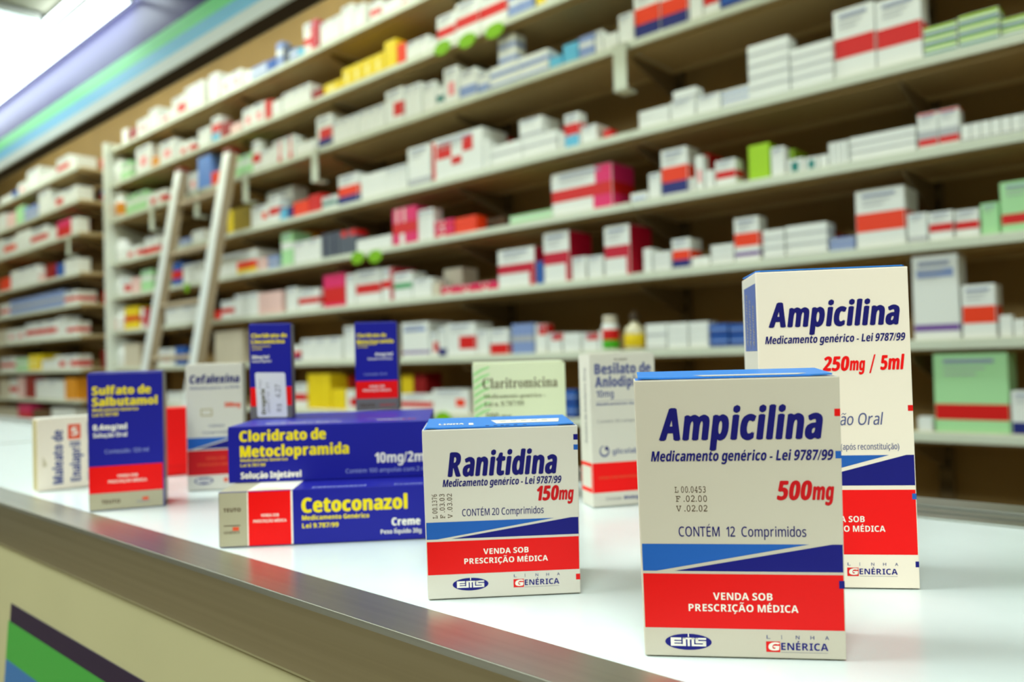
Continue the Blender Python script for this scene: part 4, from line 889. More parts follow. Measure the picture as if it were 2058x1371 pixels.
for (x, z), l in (((-2.263, 1.228), 'leftmost of three on the second shelf'), ((-2.124, 1.217), 'middle of three on the second shelf'), ((-1.980, 1.2115), 'rightmost of three on the second shelf'),
                  ((-2.838, .463), 'left of two on the fifth shelf'), ((-2.716, .456), 'right of two on the fifth shelf'), ((-4.454, .463), 'on the fifth shelf between the ladder rails'), ((-2.313, -.226), 'on the eighth shelf behind the blue ampoule box')):
    bm = bmesh.new(); lathe(bm, [(.027, -.001), (.028, 0), (.027, .001)], 24)
    bmesh.ops.transform(bm, matrix=Matrix.Rotation(math.radians(90), 4, 'X'), verts=bm.verts)
    bmesh.ops.transform(bm, matrix=Matrix.Diagonal((1.7 if x > -4 else 1.2, 1, 1, 1)), verts=bm.verts)
    tag(link('price_tag', bm, mat('tag_lime', (126, 186, 10), 0.5), loc=(x, 2.1275, z + 1.1)), 'oval lime green price tag, ' + l, 'price tag', 'lime green price tags')

# ================================================================== LADDER
alu = mat('ladder_aluminium', (240, 246, 246), 0.3, metal=0.3); alu_side = mat('ladder_side', (176, 160, 134), 0.5, metal=0.2)
lt = thing('ladder', 'leaning aluminium ladder with dark red end caps before the shelves', 'ladder', (-4.095, 1.634, 0))
ang = math.atan2(2.05 - 1.634, 2.22); L = math.hypot(2.22, 2.05 - 1.634)
rotm = Matrix.Rotation(-ang, 4, 'X')
def lad(name, bm, m):
    bmesh.ops.transform(bm, matrix=rotm, verts=bm.verts); return link(name, bm, m, parent=lt)
for sx in (-.275, .275):
    bm = bmesh.new()
    box(bm, sx - .036, 0, 0.03, sx + .036, .004, L - .012, 0, .001); box(bm, sx - .036, .0041, 0.03, sx - .032, .05, L - .012, 1); box(bm, sx + .032, .0041, 0.03, sx + .036, .05, L - .012, 1)
    lad('rail', bm, [alu, alu_side])
    bm = bmesh.new(); box(bm, sx - .038, -.002, L - .012, sx + .038, .053, L + .012, 0, .004); lad('end_cap', bm, mat('cap_dark_red', (120, 20, 16), 0.5))
    bm = bmesh.new(); box(bm, sx - .039, -.003, .008, sx + .039, .054, .04, 0, .004); lad('foot', bm, mat('rubber_black', (30, 28, 26), 0.7))
for k in range(7):
    bm = bmesh.new(); z = .30 + k * .29; box(bm, -.2425, .014, z, .2425, .044, z + .022, 0, .002); lad('rung', bm, alu_side)

# ================================================================== STOCK ON THE SHELVES
SIDE = {'wcb': 'C', 'c2': 'C', 'wc': 'C'}
def stock_mesh(bm, mats, st, w, d, h, o=(0, 0, 0), simple=False):
    base, pat = LOOK[st]
    def mi(m):
        if m not in mats: mats.append(m)
        return mats.index(m)
    a = mi(card(base)); n0 = len(bm.faces)
    fs = box(bm, o[0], o[1], o[2], o[0] + w, o[1] + d, o[2] + h, a)
    if not simple:
        bmesh.ops.bevel(bm, geom=list({e for f in fs for e in f.edges}), offset=0.0011, segments=1, affect='EDGES')
    F = Face(bm, mats, o, (1, 0, 0), (0, 0, 1), 0.0003)
    R = Face(bm, mats, (o[0] + w, o[1], o[2]), (0, 1, 0), (0, 0, 1), 0.0003)
    T = Face(bm, mats, (o[0], o[1], o[2] + h), (1, 0, 0), (0, 1, 0), 0.0003)
    W, H, D = w * 1000, h * 1000, d * 1000
    e = 1.2 if not simple else 0
    for i, (u0, v0, u1, v1, c) in enumerate(pat):
        F.rect(max(e, u0 * W), max(e, v0 * H), min(W - e, u1 * W), min(H - e, v1 * H), card(c), 1 + i)
        if u1 >= .99 and st not in SIDE: R.rect(e, max(e, v0 * H), D - e, min(H - e, v1 * H), card(c), 1 + i)
    if st in SIDE: R.rect(e, e, D - e, H - e, card(SIDE[st]), 1)
    if not simple:
        ink = card('S'); slt = mat('card_slate', (150, 160, 186), .45)
        if base in 'WQ' and h > .05 and w > .03:                       # small print
            for k in range(3):
                v = H * (.88 - k * .075); F.rect(W * .14, v, W * (.82 - .12 * k), v + H * (.05 if k == 0 else .02), slt if k == 0 else ink, 6)
        T.rect(e, D * .04, W - e, D * .06, card('E'), 1)                # edge of the tuck flap
        T.rect(W * .06, e, W * .07, D * .05, card('E'), 1); T.rect(W * .93, e, W * .94, D * .05, card('E'), 1)
for s, st, x, y, z, w_, d_, h_, lab in STOCK:
    bm = bmesh.new(); mats = []
    stock_mesh(bm, mats, st, w_, d_, h_, (-w_ / 2, 0, 0))
    o = link('medicine_carton', bm, mats, loc=(x + w_ / 2, y, z))
    tag(o, lab, 'medicine box', 'cartons on the %s shelf%s' % (ORD[s % 10 - 1], ' of the far-left rack' if s > 10 else ''))
for s, st, x, h_, lab in ((0, 'r', -6.20, .10, 'top'), (1, 'brb', -6.20, .10, 'second'), (4, 'r', -6.20, .10, 'fifth'), (6, 'dr', -6.24, .13, 'seventh')):
    bm = bmesh.new(); mats = []
    stock_mesh(bm, mats, st, .075, .09, h_, (-.0375, 0, 0))
    o = link('medicine_carton', bm, mats, loc=(x, 2.33, ZS[s] + TH))
    tag(o, '%s carton at the open right end of the %s far-left shelf' % ({'r': 'red', 'brb': 'blue and red', 'dr': 'dark red'}[st], lab), 'medicine box')
bm = bmesh.new(); mats = []
for st, x, y, z, w_, d_, h_ in REST:
    stock_mesh(bm, mats, st, w_, d_, h_, (x, y, z), True)
tag(link('small_cartons', bm, mats), 'remaining small cartons standing in rows between the larger ones on all shelves', 'medicine boxes', kind='stuff')

# jars and bottles
jar_m = mat('jar_plastic', (238, 242, 240), 0.3)
def jar(x, y, z, r, h, label, orange=False):
    t = thing('plastic_jar', label, 'jar', (x, y, z), group='white jars beside the white side panel')
    b = bmesh.new(); lathe(b, [(r * .94, 0), (r, .006), (r, h * .70), (r * .86, h * .78), (r * .74, h * .80)]); link('jar_body', b, jar_m, t)
    b = bmesh.new(); lathe(b, [(r * .80, h * .803), (r * .82, h * .82), (r * .82, h * .97), (r * .76, h)]); link('cap', b, jar_m, t)
    b = bmesh.new(); lathe(b, [(r * 1.006, h * .14), (r * 1.008, h * .15), (r * 1.008, h * .60), (r * 1.006, h * .61)])
    link('jar_label', b, mat('label_orange', (232, 150, 50), .5) if orange else card('W'), t)
for i, (h, l, og) in enumerate(((.15, 'second shelf', 0), (.17, 'third shelf', 1), (.15, 'fourth shelf', 0), (.13, 'fifth shelf', 0), (.14, 'sixth shelf', 0), (.15, 'seventh shelf', 0))):
    jar(-5.455, 2.20, ZS[i + 1] + TH, .062, h, 'white round plastic jar%s on the %s beside the side panel' % (' with an orange label' if og else '', l), og)
t = thing('round_tin', 'tall white container with red and green label on the seventh shelf', 'container', (-1.532, 2.17, ZS[6] + TH))
b = bmesh.new(); lathe(b, [(.026, 0), (.028, .003), (.028, .085), (.026, .088)]); link('tin_body', b, card('W'), t)
b = bmesh.new(); lathe(b, [(.0284, .035), (.0286, .036), (.0286, .069), (.0284, .07)]); link('red_band', b, card('R'), t)
b = bmesh.new(); lathe(b, [(.0284, .006), (.0286, .007), (.0286, .034), (.0284, .0345)]); link('green_band', b, mat('label_green', (70, 170, 30), .4), t)
b = bmesh.new(); lathe(b, [(.0235, .0885), (.024, .09), (.024, .112), (.022, .115)]); link('cap', b, card('E'), t)
t = thing('glass_bottle', 'small brown glass bottle with yellow label and dark cap on the seventh shelf', 'bottle', (-1.437, 2.17, ZS[6] + TH))
b = bmesh.new(); lathe(b, [(.030, 0), (.033, .004), (.033, .062), (.028, .074), (.013, .082), (.012, .092)]); link('bottle_body', b, mat('bottle_glass', (214, 206, 170), .12, spec=.6), t)
b = bmesh.new(); lathe(b, [(.0333, .010), (.0336, .011), (.0336, .050), (.0333, .051)]); link('bottle_label', b, mat('label_yellow', (236, 206, 30), .45), t)
b = bmesh.new(); lathe(b, [(.0145, .0925), (.015, .094), (.015, .110), (.010, .118), (.006, .128)]); link('cap', b, mat('cap_dark', (70, 56, 40), .35), t)

# ================================================================== COUNTER
ct = thing('shop_counter', 'long white topped shop counter with aluminium edge and striped front', 'counter', (-1.0, 0.19, 0))
def cpart(name, bm, m):
    bmesh.ops.translate(bm, vec=(1.0, -0.19, 0), verts=bm.verts); return link(name, bm, m, parent=ct)
lam = mat('counter_laminate', (216, 225, 225), 0.22, spec=0.5, noise=(60, 0.012, (1, 1, 1)))
bm = bmesh.new(); box(bm, -3.4, .2135, .972, -1.3045, .5045, 1.0, 0); box(bm, -1.2985, .2135, .972, 1.4, .5045, 1.0, 0); cpart('counter_top', bm, lam)
def brushed(name, rgb, rough):
    m = mat(name, rgb, rough, metal=1.0); nt = m.node_tree; b = nt.nodes['Principled BSDF']
    tc = nt.nodes.new('ShaderNodeTexCoord'); mp = nt.nodes.new('ShaderNodeMapping'); mp.inputs['Scale'].default_value = (.6, 90, 90)
    n = nt.nodes.new('ShaderNodeTexNoise'); n.inputs['Scale'].default_value = 3; n.inputs['Detail'].default_value = 6
    r = nt.nodes.new('ShaderNodeMapRange'); r.inputs[3].default_value = rough - .03; r.inputs[4].default_value = rough + .07
    r2 = nt.nodes.new('ShaderNodeValToRGB'); c = lin(rgb); r2.color_ramp.elements[0].color = (*[v * .9 for v in c], 1); r2.color_ramp.elements[1].color = (*c, 1)
    r2.color_ramp.elements[0].position = .3; r2.color_ramp.elements[1].position = .6
    nt.links.new(tc.outputs['Object'], mp.inputs[0]); nt.links.new(mp.outputs[0], n.inputs['Vector']); nt.links.new(n.outputs['Fac'], r.inputs[0]); nt.links.new(r.outputs[0], b.inputs['Roughness'])
    nt.links.new(n.outputs['Fac'], r2.inputs[0]); nt.links.new(r2.outputs[0], b.inputs['Base Color'])
    return m
met = brushed('edge_aluminium', (206, 204, 192), .3)
bm = bmesh.new()
box(bm, -3.4, .1885, .968, 1.4, .2132, 1.0008, 0)
b0 = [v for v in bm.verts]
prism(bm, [(.1884, .968), (.1870, .970), (.1870, .9985), (.1880, 1.0006), (.1884, 1.0008)], -3.4, 1.4, axis='x')
cpart('front_edging', bm, met)
bm = bmesh.new(); box(bm, -1.304, .2136, .99, -1.299, .5044, 1.0006, 0); cpart('joint_strip', bm, met)
bm = bmesh.new()
for y0, y1, z in ((.505, .517, 1.0015), (.5171, .523, .992), (.5231, .532, 1.0015), (.5321, .537, .992), (.5371, .562, 1.003)):
    box(bm, -3.4, y0, .975, 1.4, y1, z, 0)
cpart('rear_rail', bm, brushed('rail_aluminium', (214, 216, 210), .35))
bm = bmesh.new(); box(bm, -3.4, .1890, .0, 1.4, .2134, .9675, 0); cpart('front_panel', bm, mat('panel_beige', (176, 170, 130), .55, noise=(8, .03, (1, 1, 1))))
bm = bmesh.new(); box(bm, -3.4, .2136, .05, 1.4, .50, .9715, 0); cpart('cabinet_body', bm, mat('cabinet_grey', (150, 148, 136), .6))
for z1, z0, c, nm, xx in ((.9270, .9130, (36, 22, 50), 'dark_stripe', -.6875), (.9129, .8826, (62, 150, 60), 'green_stripe', -.6945), (.8825, .83, (52, 104, 160), 'blue_stripe', -.7020)):
    bm = bmesh.new(); prism(bm, [(xx, z1), (xx - .0075 * (z1 - z0) / .0147 * .5, z0), (1.4, z0), (1.4, z1)], .1884, .18895); cpart(nm, bm, mat(nm, c, .5))

# ================================================================== CARTONS ON THE COUNTER
ZC = 1.0005
def ems(F, cu, cv, ru, rv, lay=1):
    F.oval(cu, cv, ru, rv, M['navy2'], lay)
    x0, x1, y0, y1 = cu - ru * .76, cu + ru * .76, cv - rv * .52, cv + rv * .52
    def r(a, b, c, d, m=M['pale'], l=2): F.rect(x0 + (x1 - x0) * a, y0 + (y1 - y0) * b, x0 + (x1 - x0) * c, y0 + (y1 - y0) * d, m, lay + l - 1)
    r(0, 0, .30, 1); r(.10, .60, .30, .72, M['navy2'], 3); r(.10, .27, .30, .39, M['navy2'], 3)
    r(.30, 0, .36, .22); r(.34, 0, .43, 1); r(.34, .80, .68, 1); r(.475, 0, .54, .8); r(.59, 0, .66, 1)
    r(.66, 0, 1, .22); r(.70, .36, 1, .62); r(.70, .78, 1, 1); r(.70, .5, .78, 1); r(.91, .1, 1, .5)
    r(.49, 1.1, .52, 1.5)
def generica(F, u, v, s=1.0, lay=1):
    """LINHA over a red square with a white G and the letters ENERICA"""
    for i, ch in enumerate('LINHA'):
        F.text(ch, u + s * (0.2 + i * 4.55), v + s * 4.25, s * (0.35 if ch == 'I' else 1.2), s * 1.15, M['slate'], 0.0, 0, lay + 1)
    F.rect(u, v - s * .05, u + s * 4.4, v + s * 3.35, M['red'], lay)
    F.text('G', u + s * .7, v + s * .55, s * 3.6, s * 2.5, M['pale'], 0.03, 0.1, lay + 1)
    F.text('ENÉRICA', u + s * 4.7, v + s * .7, s * 14.6, s * 2.3, M['navy2'], 0.014, 0, lay + 1)
    F.rect(u + s * 4.7, v - s * .15, u + s * 19.2, v + s * .0, M['dim'], lay)
def wedge(F, W, top, bot, lay=1):
    F.poly([(.4, bot), (.4, top), (W * .835, top), (W * .075, bot)], M['mid'], lay)
    F.poly([(W * .165, bot), (W * .945, top), (W - .4, top), (W - .4, bot)], M['navy2'], lay)
def venda(F, cu, v1, v2, wd, cap, m=None, lay=3, bold=.012):
    F.text('VENDA SOB', cu - wd * .27, v1, wd * .54, cap, m or M['pale'], bold, 0, lay)
    F.text('PRESCRIÇÃO MÉDICA', cu - wd / 2, v2, wd, cap, m or M['pale'], bold, 0, lay)

# --- 1: the nearest one
W, H = 63.8, 91.1
def paint(F, S, R, T):
    F.text('Ampicilina', 7.2, 71.2, 51.2, 10.3, M['navy'], .035, .22)
    F.text('Medicamento genérico - Lei 9787/99', 4.4, 64.2, 56.9, 3.3, M['navy'], .02, .22)
    F.text('500', 43.6, 51.4, 11.0, 6.0, M['crim'], .035, .22); F.text('mg', 54.5, 51.4, 6.8, 5.4, M['crim'], .03, .22)
    for i, (a, b) in enumerate((('L 00.0453', 53.8), ('F .02.00', 50.8), ('V .02.02', 47.6))): F.text(a, 11.6 + .3 * (i > 0), b, 9.9, 1.9, M['ink'], face='m')
    F.text('CONTÉM  12  Comprimidos', 12.4, 39.4, 40.0, 3.2, M['navy'], .0, 0)
    wedge(F, W, 36.9, 28.0)
    F.rect(.4, 9.3, W - .4, 27.1, M['red'], 1); venda(F, 32.0, 18.7, 14.9, 34.6, 2.35)
    ems(F, 14.2, 4.75, 7.5, 2.65); generica(F, 38.9, 2.1, 1.0)
    F.rect(61.9, 78.2, W - .1, 80.6, M['red'], 1); F.rect(61.9, 64.6, W - .1, 67.0, M['mid'], 1); F.rect(62.0, 22.8, W - .1, 25.3, M['navy2'], 2)
    T.rect(1.0, .9, 8, 3.2, M['dark'], 1); T.rect(W - 8, .9, W - 1, 3.2, M['dark'], 1)
c1 = carton('white ampicillin tablet carton with 500mg in red, nearest and largest on the counter', (-.1489, .2250, ZC), 34.19, W, H, 28, M['near'], paint, flare=.028, top=M['sky'])
flap(c1, W, H, 28, M['sky'], 1.6, lambda T: (T.poly([(22, 1.4), (52, 1.4), (56, 6), (19, 6)], M['white'], 1)), inset=(8, 8))

# --- 2
W2, H2 = 64.3, 70.7
def paint(F, S, R, T):
    F.text('Ranitidina', 9.9, 51.0, 45.6, 9.9, M['navy'], .035, .22, tilt=-.002)
    F.text('Medicamento genérico - Lei 9787/99', 7.7, 46.7, 49.4, 3.0, M['navy'], .02, .22)
    F.text('150', 46.7, 39.6, 9.3, 6.0, M['crim'], .035, .22); F.text('mg', 55.8, 39.6, 6.4, 5.2, M['crim'], .03, .22)
    for i, a in enumerate(('L 00.1376', 'F .03.03', 'V .03.02')): F.text(a, 5.2 + 3.1 * i, 33.6, 10.2, 1.9, M['ink'], face='m', up=True)
    F.text('CONTÉM 20 Comprimidos', 15.4, 34.2, 34.0, 2.9, M['navy'], .0, 0)
    wedge(F, W2, 32.0, 24.9)
    F.rect(.4, 10.1, W2 - .4, 23.9, M['red'], 1); venda(F, 33.2, 18.0, 14.2, 35.0, 2.3)
    ems(F, 18.0, 5.7, 7.5, 2.65); generica(F, 36.0, 3.6, 1.0)
    F.rect(62.4, 64.6, W2 - .1, 67.0, M['navy2'], 1); F.rect(62.4, 60.4, W2 - .1, 62.6, M['mid'], 1); F.rect(62.4, 5.7, W2 - .1, 8.1, M['red'], 1)
    T.rect(.9, .8, 6, 2.6, M['dark'], 1); T.rect(W2 - 8, .8, W2 - 1, 2.6, M['dark'], 1)
def lid(T):
    T.poly([(31, 10), (58, 10), (60, 24), (29, 24)], M['pale'], 1)
    for k in range(5): T.rect(33 + k * 4.6, 17, 35.6 + k * 4.6, 19, M['dim'], 2)
    T.text('LINHA', 6, 10, 11, 5, M['pale'], .03, 0, 1); T.rect(19, 7, 21, 15, M['pale'], 1)
    for k, a in enumerate((26, 29.5, 32.4, 34.6, 38.0, 42.0)): T.rect(a, .8, a + 1.5, 2.6, M['navy'], 1)
c2 = carton('white ranitidine tablet carton with 150mg in red, before the green carton', (-.2536, .2220, ZC), 45.67, W2, H2, 42, M['white'], paint, flare=.022, top=M['sky'])
flap(c2, W2, H2, 42, M['sky'], 1.0, lid, inset=(7, 9))

# --- 3: the tall one
W3, H3 = 61.5, 133.6
def paint(F, S, R, T):
    F.text('Ampicilina', 4.7, 109.9, 53.0, 10.2, M['navy'], .035, .22, tilt=-.005)
    F.text('Medicamento genérico - Lei 9787/99', 3.1, 102.8, 56.4, 3.2, M['navy'], .02, .22)
    F.text('250', 26.1, 90.8, 10.9, 5.9, M['red2'], .035, .22); F.text('mg', 36.9, 90.8, 6.4, 5.2, M['red2'], .03, .22)
    F.text('/', 44.7, 89.6, 2.8, 7.8, M['red2'], .02, .22); F.text('5ml', 49.1, 90.8, 9.8, 5.9, M['red2'], .03, .22)
    F.text('Suspensão Oral', 12.4, 67.9, 37.2, 4.9, M['slate'], .0, .2)
    F.text('(após reconstituição)', 32.2, 57.6, 23.2, 2.5, M['slate'], .0, 0)
    wedge(F, W3, 55.2, 42.6)
    F.rect(.4, 13.9, W3 - .4, 40.8, M['red2'], 1); venda(F, 31.2, 27.4, 23.4, 35.0, 2.5)
    ems(F, 14, 7.0, 7.5, 2.65); generica(F, 33.0, 5.0, 1.03)
    F.rect(59.4, 73.4, W3 - .1, 75.8, M['red'], 1); F.rect(59.7, 36.8, W3 - .1, 39.2, M['mid'], 2); F.rect(60.0, 8.8, W3 - .1, 11.2, M['navy2'], 1)
    S.rect(6, 100, 39, 129, M['sideblue'], 1)
    for k in range(3): S.text('Ampicilina', 15 + 9 * k, 102, 24 - 3 * k, 4.0, M['dim'], .02, .2, up=True)
    for k in range(4): S.rect(12, 88 - 3 * k, 30 - 3 * k, 89 - 3 * k, M['dim'], 1)
c3 = carton('tall cream ampicillin suspension carton with 250mg / 5ml in red, behind the nearest carton', (-.1512, .3218, ZC), 34.09, W3, H3, 40, M['cream'], paint, top=M['sky'], side=M['white'])
flap(c3, W3, H3, 40, M['sky'], 0.6, inset=(2, 2))

# --- 4
W4, H4 = 47.2, 100.8
def paint(F, S, R, T):
    F.text('Besilato de', 3.4, 87.8, 41.0, 6.8, M['slate'], .03, 0); F.text('Anlodipino', 3.6, 79.2, 38.0, 6.8, M['slate'], .03, 0)
    F.text('10mg', 4.2, 72.4, 12.6, 4.6, M['slate'], .012, 0); F.text('Medicamento Genérico', 4.2, 66.9, 38, 1.9, M['slate'], .012, 0)
    F.rect(4.2, 69.8, 43, 70.0, M['slate'], 1)
    F.text('Contém 30 comprimidos', 4.3, 55.4, 37, 2.0, M['dim'], .0, 0)
    F.oval(8.9, 36.6, 3.6, 3.9, M['slate'], 1); F.oval(8.9, 37.0, 2.6, 2.9, M['white'], 2); F.poly([(8.2, 40.2), (11.4, 43.4), (10.2, 38)], M['white'], 3); F.oval(10.3, 38.4, 1.1, 1.4, M['navy'], 4)
    F.text('glicolabor', 14.6, 34.4, 24, 3.4, M['slate'], .01, 0)
    F.rect(.2, 9.3, W4 - .2, 29.0, M['red2'], 1); F.text('VENDA SOB PRESCRIÇÃO MÉDICA', 4.2, 18.2, 39, 1.7, M['orange'], .01, 0, 3)
    F.text('Divisão', 9, 4.0, 11, 2.1, M['dim'], 0, 0); F.text('Biologia', 22, 4.0, 14, 2.2, M['slate'], .03, 0)
    S.rect(.3, 9.3, 19.7, 12.2, M['red2'], 1); S.rect(.3, 26.4, 19.7, 29.0, M['red2'], 1); S.rect(17.8, 12.2, 19.7, 26.4, M['red2'], 1); S.rect(.3, 12.2, 1.2, 26.4, M['red2'], 1)
    S.text('Besilato de Anlodipino 10mg', 12.6, 42, 50, 4.0, M['dim'], .01, 0, up=True)
    F.text('10 0009', 17.5, 96.6, 9.5, 1.4, M['ink'], .0, 0)
c4 = carton('white amlodipine carton with grey-blue lettering and red band, left of the nearest carton', (-.3176, .4244, ZC), 58.2, W4, H4, 20, M['white'], paint)
flap(c4, W4, H4, 20, M['white'], .5, inset=(2, 2))

# --- 5
W5, H5 = 65.9, 96.1
def paint(F, S, R, T):
    for k in range(20):
        v = 90 - k * 5.0
        F.poly([(.5, v), (2.0, v + 1.1), (6.0, v + 3.4), (11.8, v + 5.0), (11.8, v + 3.6), (7.0, v + 1.6), (2.5, v - 1.2), (.5, v - 2.4)][::-1] if v + 5 < H5 - .5 else [(.5, v), (4, v + 2), (4, v), (.5, v - 2)], M['leaf'], 1)
    F.text('Claritromicina', 6.7, 79.0, 53.6, 7.2, M['ink'], face='s')
    for u in (8.6,): pass
    F.text('Medicamento genérico -', 7.4, 72.0, 43.6, 2.9, M['olive'], face='s'); F.text('Lei n. 9.787/99', 7.8, 66.3, 28, 3.3, M['olive'], face='s')
    F.text('500 mg', 8.6, 56.8, 18.0, 4.5, M['olive'], face='s')
c5 = carton('pale green clarithromycin carton with brown lettering, behind the ranitidine carton', (-.4019, .3993, ZC), 45.4, W5, H5, 30, M['sage'], paint)
flap(c5, W5, H5, 30, M['sage'], .9, inset=(3, 3))

# --- 6
W6, H6 = 48.5, 97.1
def paint(F, S, R, T):
    F.text('Sulfato de', 2.9, 82.2, 38.5, 5.9, M['yellow'], .035, 0); F.text('Salbutamol', 2.9, 74.2, 42.6, 5.9, M['yellow'], .035, 0)
    F.text('Medicamento Genérico', 3.1, 70.4, 29.6, 2.1, M['yellow'], .02, 0); F.text('Lei 9.787/99', 3.1, 66.8, 16.5, 2.4, M['yellow'], .02, 0)
    F.text('0,4mg/ml', 3.2, 57.0, 22, 4.0, M['pale'], .03, 0); F.text('Solução Oral', 3.3, 51.8, 21.8, 3.2, M['pale'], .02, 0)
    F.text('Conteúdo: 120 ml', 10.6, 40.2, 28.5, 2.8, M['lilac'], .0, 0)
    F.rect(.2, 12.2, W6 - .2, 31.2, M['red2'], 1); venda(F, 25, 22.8, 19.0, 25, 2.0)
    F.rect(.2, .3, W6 - .2, 12.1, M['grey'], 1); F.text('TEUTO', 8, 4.6, 12, 2.6, M['ink'], .02, 0); F.text('GENÉRICO', 30.5, 3.8, 9, 1.6, M['dim'], .02, 0); F.rect(34.5, 5.2, 38.5, 7.6, M['orange'], 2)
c6 = carton('blue salbutamol carton with yellow lettering and red band at the left on the counter', (-.6041, .2147, ZC), 62, W6 + .6, H6, 36, M['royal'], paint, right=M['dgrey'], top=M['royal_l'])  # right side in dark grey: shading of that face painted into its colour
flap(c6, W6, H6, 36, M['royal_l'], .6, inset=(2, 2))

# --- 7
W7, H7 = 61.2, 59.6
def paint(F, S, R, T):
    F.text('Maleato de', 19.0, 4.6, 45.5, 7.6, M['slate'], .035, .0, up=True); F.text('Enalapril', 32.4, 5.5, 34, 7.6, M['slate'], .035, .0, up=True)
    F.rect(23.0, 41.5, 32.8, 54.3, M['orange'], 1); F.text('5', 25.6, 44.6, 5.0, 7.0, M['pale'], .02, 0)
    F.text('Medicamento genérico - Lei 9787/99', 40.0, 5.5, 50, 2.6, M['slate'], .0, 0, up=True)
    for k in range(3): F.rect(4 + k, 20, 4.6 + k, 28 - 2 * k, M['kraft'], 1)
c7 = carton('low white enalapril carton with sideways lettering, leftmost on the counter', (-.7423, .2241, ZC), 84, W7 * .9, H7, 18, M['cream'], paint, side=M['kraft'])
flap(c7, W7 * .9, H7, 18, M['white'], .6, inset=(2, 2))

# --- 8: only its red wall shows
c8 = carton('plain red carton half hidden between the salbutamol and cefalexin cartons', (-.7389, .3226, ZC), 75.9, 44.8, 62.3, 30, M['red2'],
            lambda F, S, R, T: (F.rect(6, 8, 39, 9, M['red'], 1), T.rect(2, 1, 42, 1.6, M['crim'], 1)))

# --- 9
W9, H9 = 44.0, 101.7
def paint(F, S, R, T):
    F.text('Cefalexina', 3.0, 86.8, 38.6, 6.6, M['navy'], .032, .12); F.text('Medicamento genérico - Lei 9787/99', 3.2, 82.0, 38.0, 2.0, M['slate'], .015, .1)
    F.text('500mg', 29.4, 66.8, 12.6, 3.9, M['orange'], .03, .12)
    F.rect(11, 60, 20, 66, M['kraft'], 1); F.rect(12, 61, 19, 65, M['white'], 2)
    F.text('CONTÉM 8', 17, 50.8, 12, 2.2, M['slate'], 0, 0); F.text('Comprimidos', 12, 45.6, 22, 2.2, M['slate'], 0, 0)
    wedge(F, W9, 42.6, 33.4); F.rect(.3, 12.2, W9 - .3, 32.4, M['crim'], 1); venda(F, 22, 24.6, 19.6, 28, 2.1, M['orange'])
    ems(F, 12.6, 7.6, 7.2, 2.9); F.rect(28, 6, 31, 9.4, M['orange'], 1)
c9 = carton('narrow white cefalexin carton with blue lettering, behind the blue box stack', (-.6308, .2989, ZC), 55.3, W9, H9, 26, M['white'], paint, top=M['sky'])
flap(c9, W9, H9, 26, M['white'], .6, inset=(2, 2))

# --- 10
W10, H10 = 150.0, 30.3
def paint(F, S, R, T):
    F.rect(.2, .3, 15.4, H10 - .3, M['grey'], 1); F.rect(15.4, .3, 16.0, H10 - .3, M['pale'], 1); F.rect(16.0, .3, 39.2, H10 - .3, M['red2'], 1); F.rect(39.2, .3, 40.2, H10 - .3, M['pale'], 1)
    F.text('TEUTO', 2.6, 19.4, 9.4, 2.0, M['ink'], .02, 0, 3); F.text('GENÉRICO', 2.6, 7.4, 8.6, 1.3, M['ink'], .0, 0, 3); F.rect(7.4, 9.0, 10.8, 11.0, M['orange'], 3); F.rect(2.6, 11.6, 11.6, 12.0, M['ink'], 3)
    venda(F, 27.7, 16.0, 12.9, 18.0, 1.6)
    F.text('Cetoconazol', 45.0, 17.4, 58.6, 7.9, M['yellow'], .035, 0); F.text('Medicamento Genérico', 45.2, 13.2, 37.0, 2.5, M['yellow'], .022, 0); F.text('Lei 9.787/99', 45.2, 8.8, 20, 2.5, M['yellow'], .022, 0)
    F.text('Creme', 94.5, 8.2, 16.0, 4.2, M['pale'], .03, 0); F.text('Peso líquido 30g', 88.3, 3.7, 22.6, 2.4, M['pale'], .015, 0)
    T.rect(.3, .3, 15.4, 39, M['grey'], 1); T.rect(15.4, .3, 40.2, 39, M['pale'], 1); T.rect(16, .3, 39.2, 1.4, M['red2'], 2)
    for k in range(3): T.rect(19, 3.5 + k * 3, 36 - k * 3, 4.3 + k * 3, M['leaf'], 2)
    T.text('Cetoconazol', 50, 3.0, 30, 5, M['lilac'], .02, 0, 1); T.text('Creme', 96, 3.0, 16, 4, M['lilac'], .02, 0, 1)
    S.rect(.3, .3, 39.7, H10 - .3, M['grey'], 1)
c10 = carton('long blue ketoconazole cream carton with red and grey end, bottom of the stack', (-.4187, .2157, ZC), 46.6, W10, H10, 40, M['royal'], paint, side=M['grey'])
def end_flap(parent, d, h, m):
    bm = bmesh.new(); box(bm, -.0006, .002, .0015, -.0001, (d - 2) / 1000, (h - 1.5) / 1000, 0, .0001); return link('end_flap', bm, m, parent=parent)
end_flap(c10, 40, H10, M['grey'])

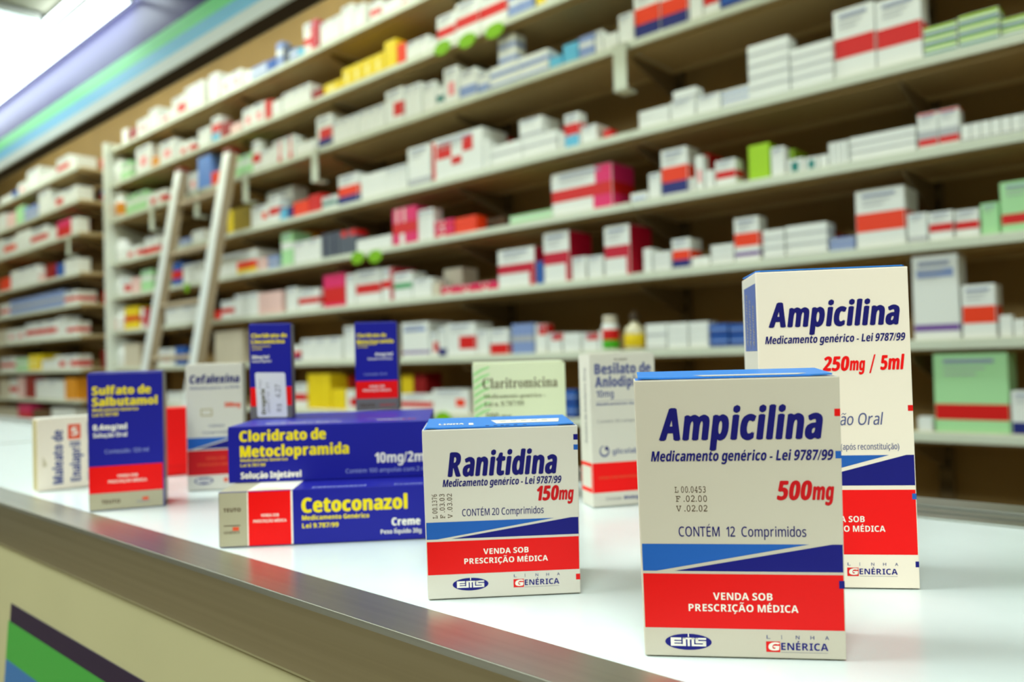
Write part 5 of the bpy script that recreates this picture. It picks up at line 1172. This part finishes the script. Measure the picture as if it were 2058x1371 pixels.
# --- 11
W11, H11 = 119.0, 33.3
def paint(F, S, R, T):
    F.text('Cloridrato de', 6.6, 24.4, 50.8, 6.2, M['yellow'], .035, 0); F.text('Metoclopramida', 6.8, 15.2, 64.0, 6.4, M['yellow'], .035, 0)
    F.text('Medicamento Genérico', 7.0, 12.4, 27.6, 1.8, M['yellow'], .015, 0); F.text('Lei 9.787/99', 7.0, 9.4, 14.5, 1.8, M['yellow'], .015, 0)
    F.text('Solução Injetável', 7.0, 2.4, 35.4, 3.7, M['pale'], .03, 0)
    F.text('10mg/2ml', 86.0, 9.0, 31.4, 6.0, M['pale'], .025, 0); F.text('Contém 100 ampolas com 2 ml', 68.6, 3.4, 48.6, 2.5, M['lilac'], .0, 0)
    T.text('Cloridrato de Metoclopramida', 18, 30, 42, 6, M['lilac'], .01, 0, 1); T.text('Solução Injetável 10mg/2ml', 18, 14, 46, 6, M['pale'], .015, 0, 1)
    T.text('VENDA SOB PRESCRIÇÃO', 78, 30, 34, 6, M['lilac'], .0, 0, 1); T.text('GENÉRICO', 86, 16, 16, 6, M['pale'], .02, 0, 1); T.text('LEI', 102, 16, 8, 6, M['orange'], .02, 0, 1)
    T.rect(44, 4, 56, 4.8, M['lilac'], 1)
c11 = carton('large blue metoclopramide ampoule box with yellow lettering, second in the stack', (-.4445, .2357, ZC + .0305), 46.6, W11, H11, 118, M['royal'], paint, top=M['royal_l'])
end_flap(c11, 118, H11, M['royal'])
ZT = ZC + .0305 + .0334

# --- 12, 13: two small blue cartons upright on it
def small(W, H, two, mg, form, cont, dosed, px):
    def paint(F, S, R, T):
        F.text('Cloridrato de', W * .05, H * .835 if px else H * .858, W * (.70 if px else .86), H * .042, M['yellow'], .035, 0); F.text(two, W * .05, H * .765 if px else H * .795, W * (.87 if px else .80), H * .042, M['yellow'], .035, 0)
        F.text('Medicamento Genérico', W * .06, H * .745 if px else H * .757, W * .45, H * .018, M['yellow'], .01, 0); F.text('Lei 9.787/99', W * .06, H * .715 if px else H * .727, W * .24, H * .018, M['yellow'], .01, 0)
        u = W * (.47 if px else .05); F.text(mg, u, H * (.62 if px else .635), W * .42, H * .036, M['pale'], .025, 0)
        F.text(form, W * (.30 if px else .06), H * (.575 if px else .597), W * (.58 if px else .46), H * .024, M['pale'], .012, 0)
        if cont: F.text(cont, W * .2, H * .40, W * .54, H * .026, M['lilac'], 0, 0)
        F.rect(.2, H * .135, W - .2, H * .335, M['red2'], 1); F.rect(.2, .3, W - .2, H * .134, M['dgrey'], 1)
        if cont: venda(F, W * .5, H * .26, H * .215, W * .66, H * .024); F.text('TEUTO', W * .08, H * .04, W * .36, H * .035, M['ink'], .02, 0); F.text('GENÉRICO', W * .55, H * .045, W * .38, H * .025, M['crim'], 0, 0)
        R.rect(.2, H * .02, 11.5, H * .335, M['grey'], 1)
    return paint
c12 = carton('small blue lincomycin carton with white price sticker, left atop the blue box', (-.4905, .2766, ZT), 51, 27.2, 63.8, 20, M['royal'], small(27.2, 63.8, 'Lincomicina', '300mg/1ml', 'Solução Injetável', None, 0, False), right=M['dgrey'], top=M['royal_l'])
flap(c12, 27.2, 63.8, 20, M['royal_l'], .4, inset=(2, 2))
bm = bmesh.new(); mats = [M['sticker']]
F = Face(bm, mats, (.0035, -.0002, .0008), (1, 0, -.03), (.035 * -1, 0, 1), .00006)
F.rrect(1.0, .6, 20.6, 30.6, 1.4, M['sticker'], 1)
F.text('Drogaria', 6.6, 2.5, 17, 2.6, M['olive'], .03, 0, 2, up=True); F.text('Preço', 4.6, 20, 6, 1.6, M['dim'], 0, 0, 2, up=True)
F.text('000712 31', 9.6, 3.5, 20, 1.9, M['dim'], .0, 0, 2, up=True); F.text('R$', 17.0, 4.4, 5.2, 3.2, M['dim'], .015, 0, 2, up=True); F.text('4,27', 17.0, 13.6, 9.0, 3.6, M['dim'], .015, 0, 2, up=True)
link('price_sticker', bm, mats, parent=c12)
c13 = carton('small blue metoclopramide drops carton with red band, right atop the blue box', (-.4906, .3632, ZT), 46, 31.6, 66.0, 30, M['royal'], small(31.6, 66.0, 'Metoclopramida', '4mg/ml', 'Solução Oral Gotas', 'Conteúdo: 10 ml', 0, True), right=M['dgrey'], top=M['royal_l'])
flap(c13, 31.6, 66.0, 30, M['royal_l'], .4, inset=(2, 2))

bpy.data.objects.remove(_to); bpy.data.curves.remove(_tc)
print('glyphs read one by one:', MISS)
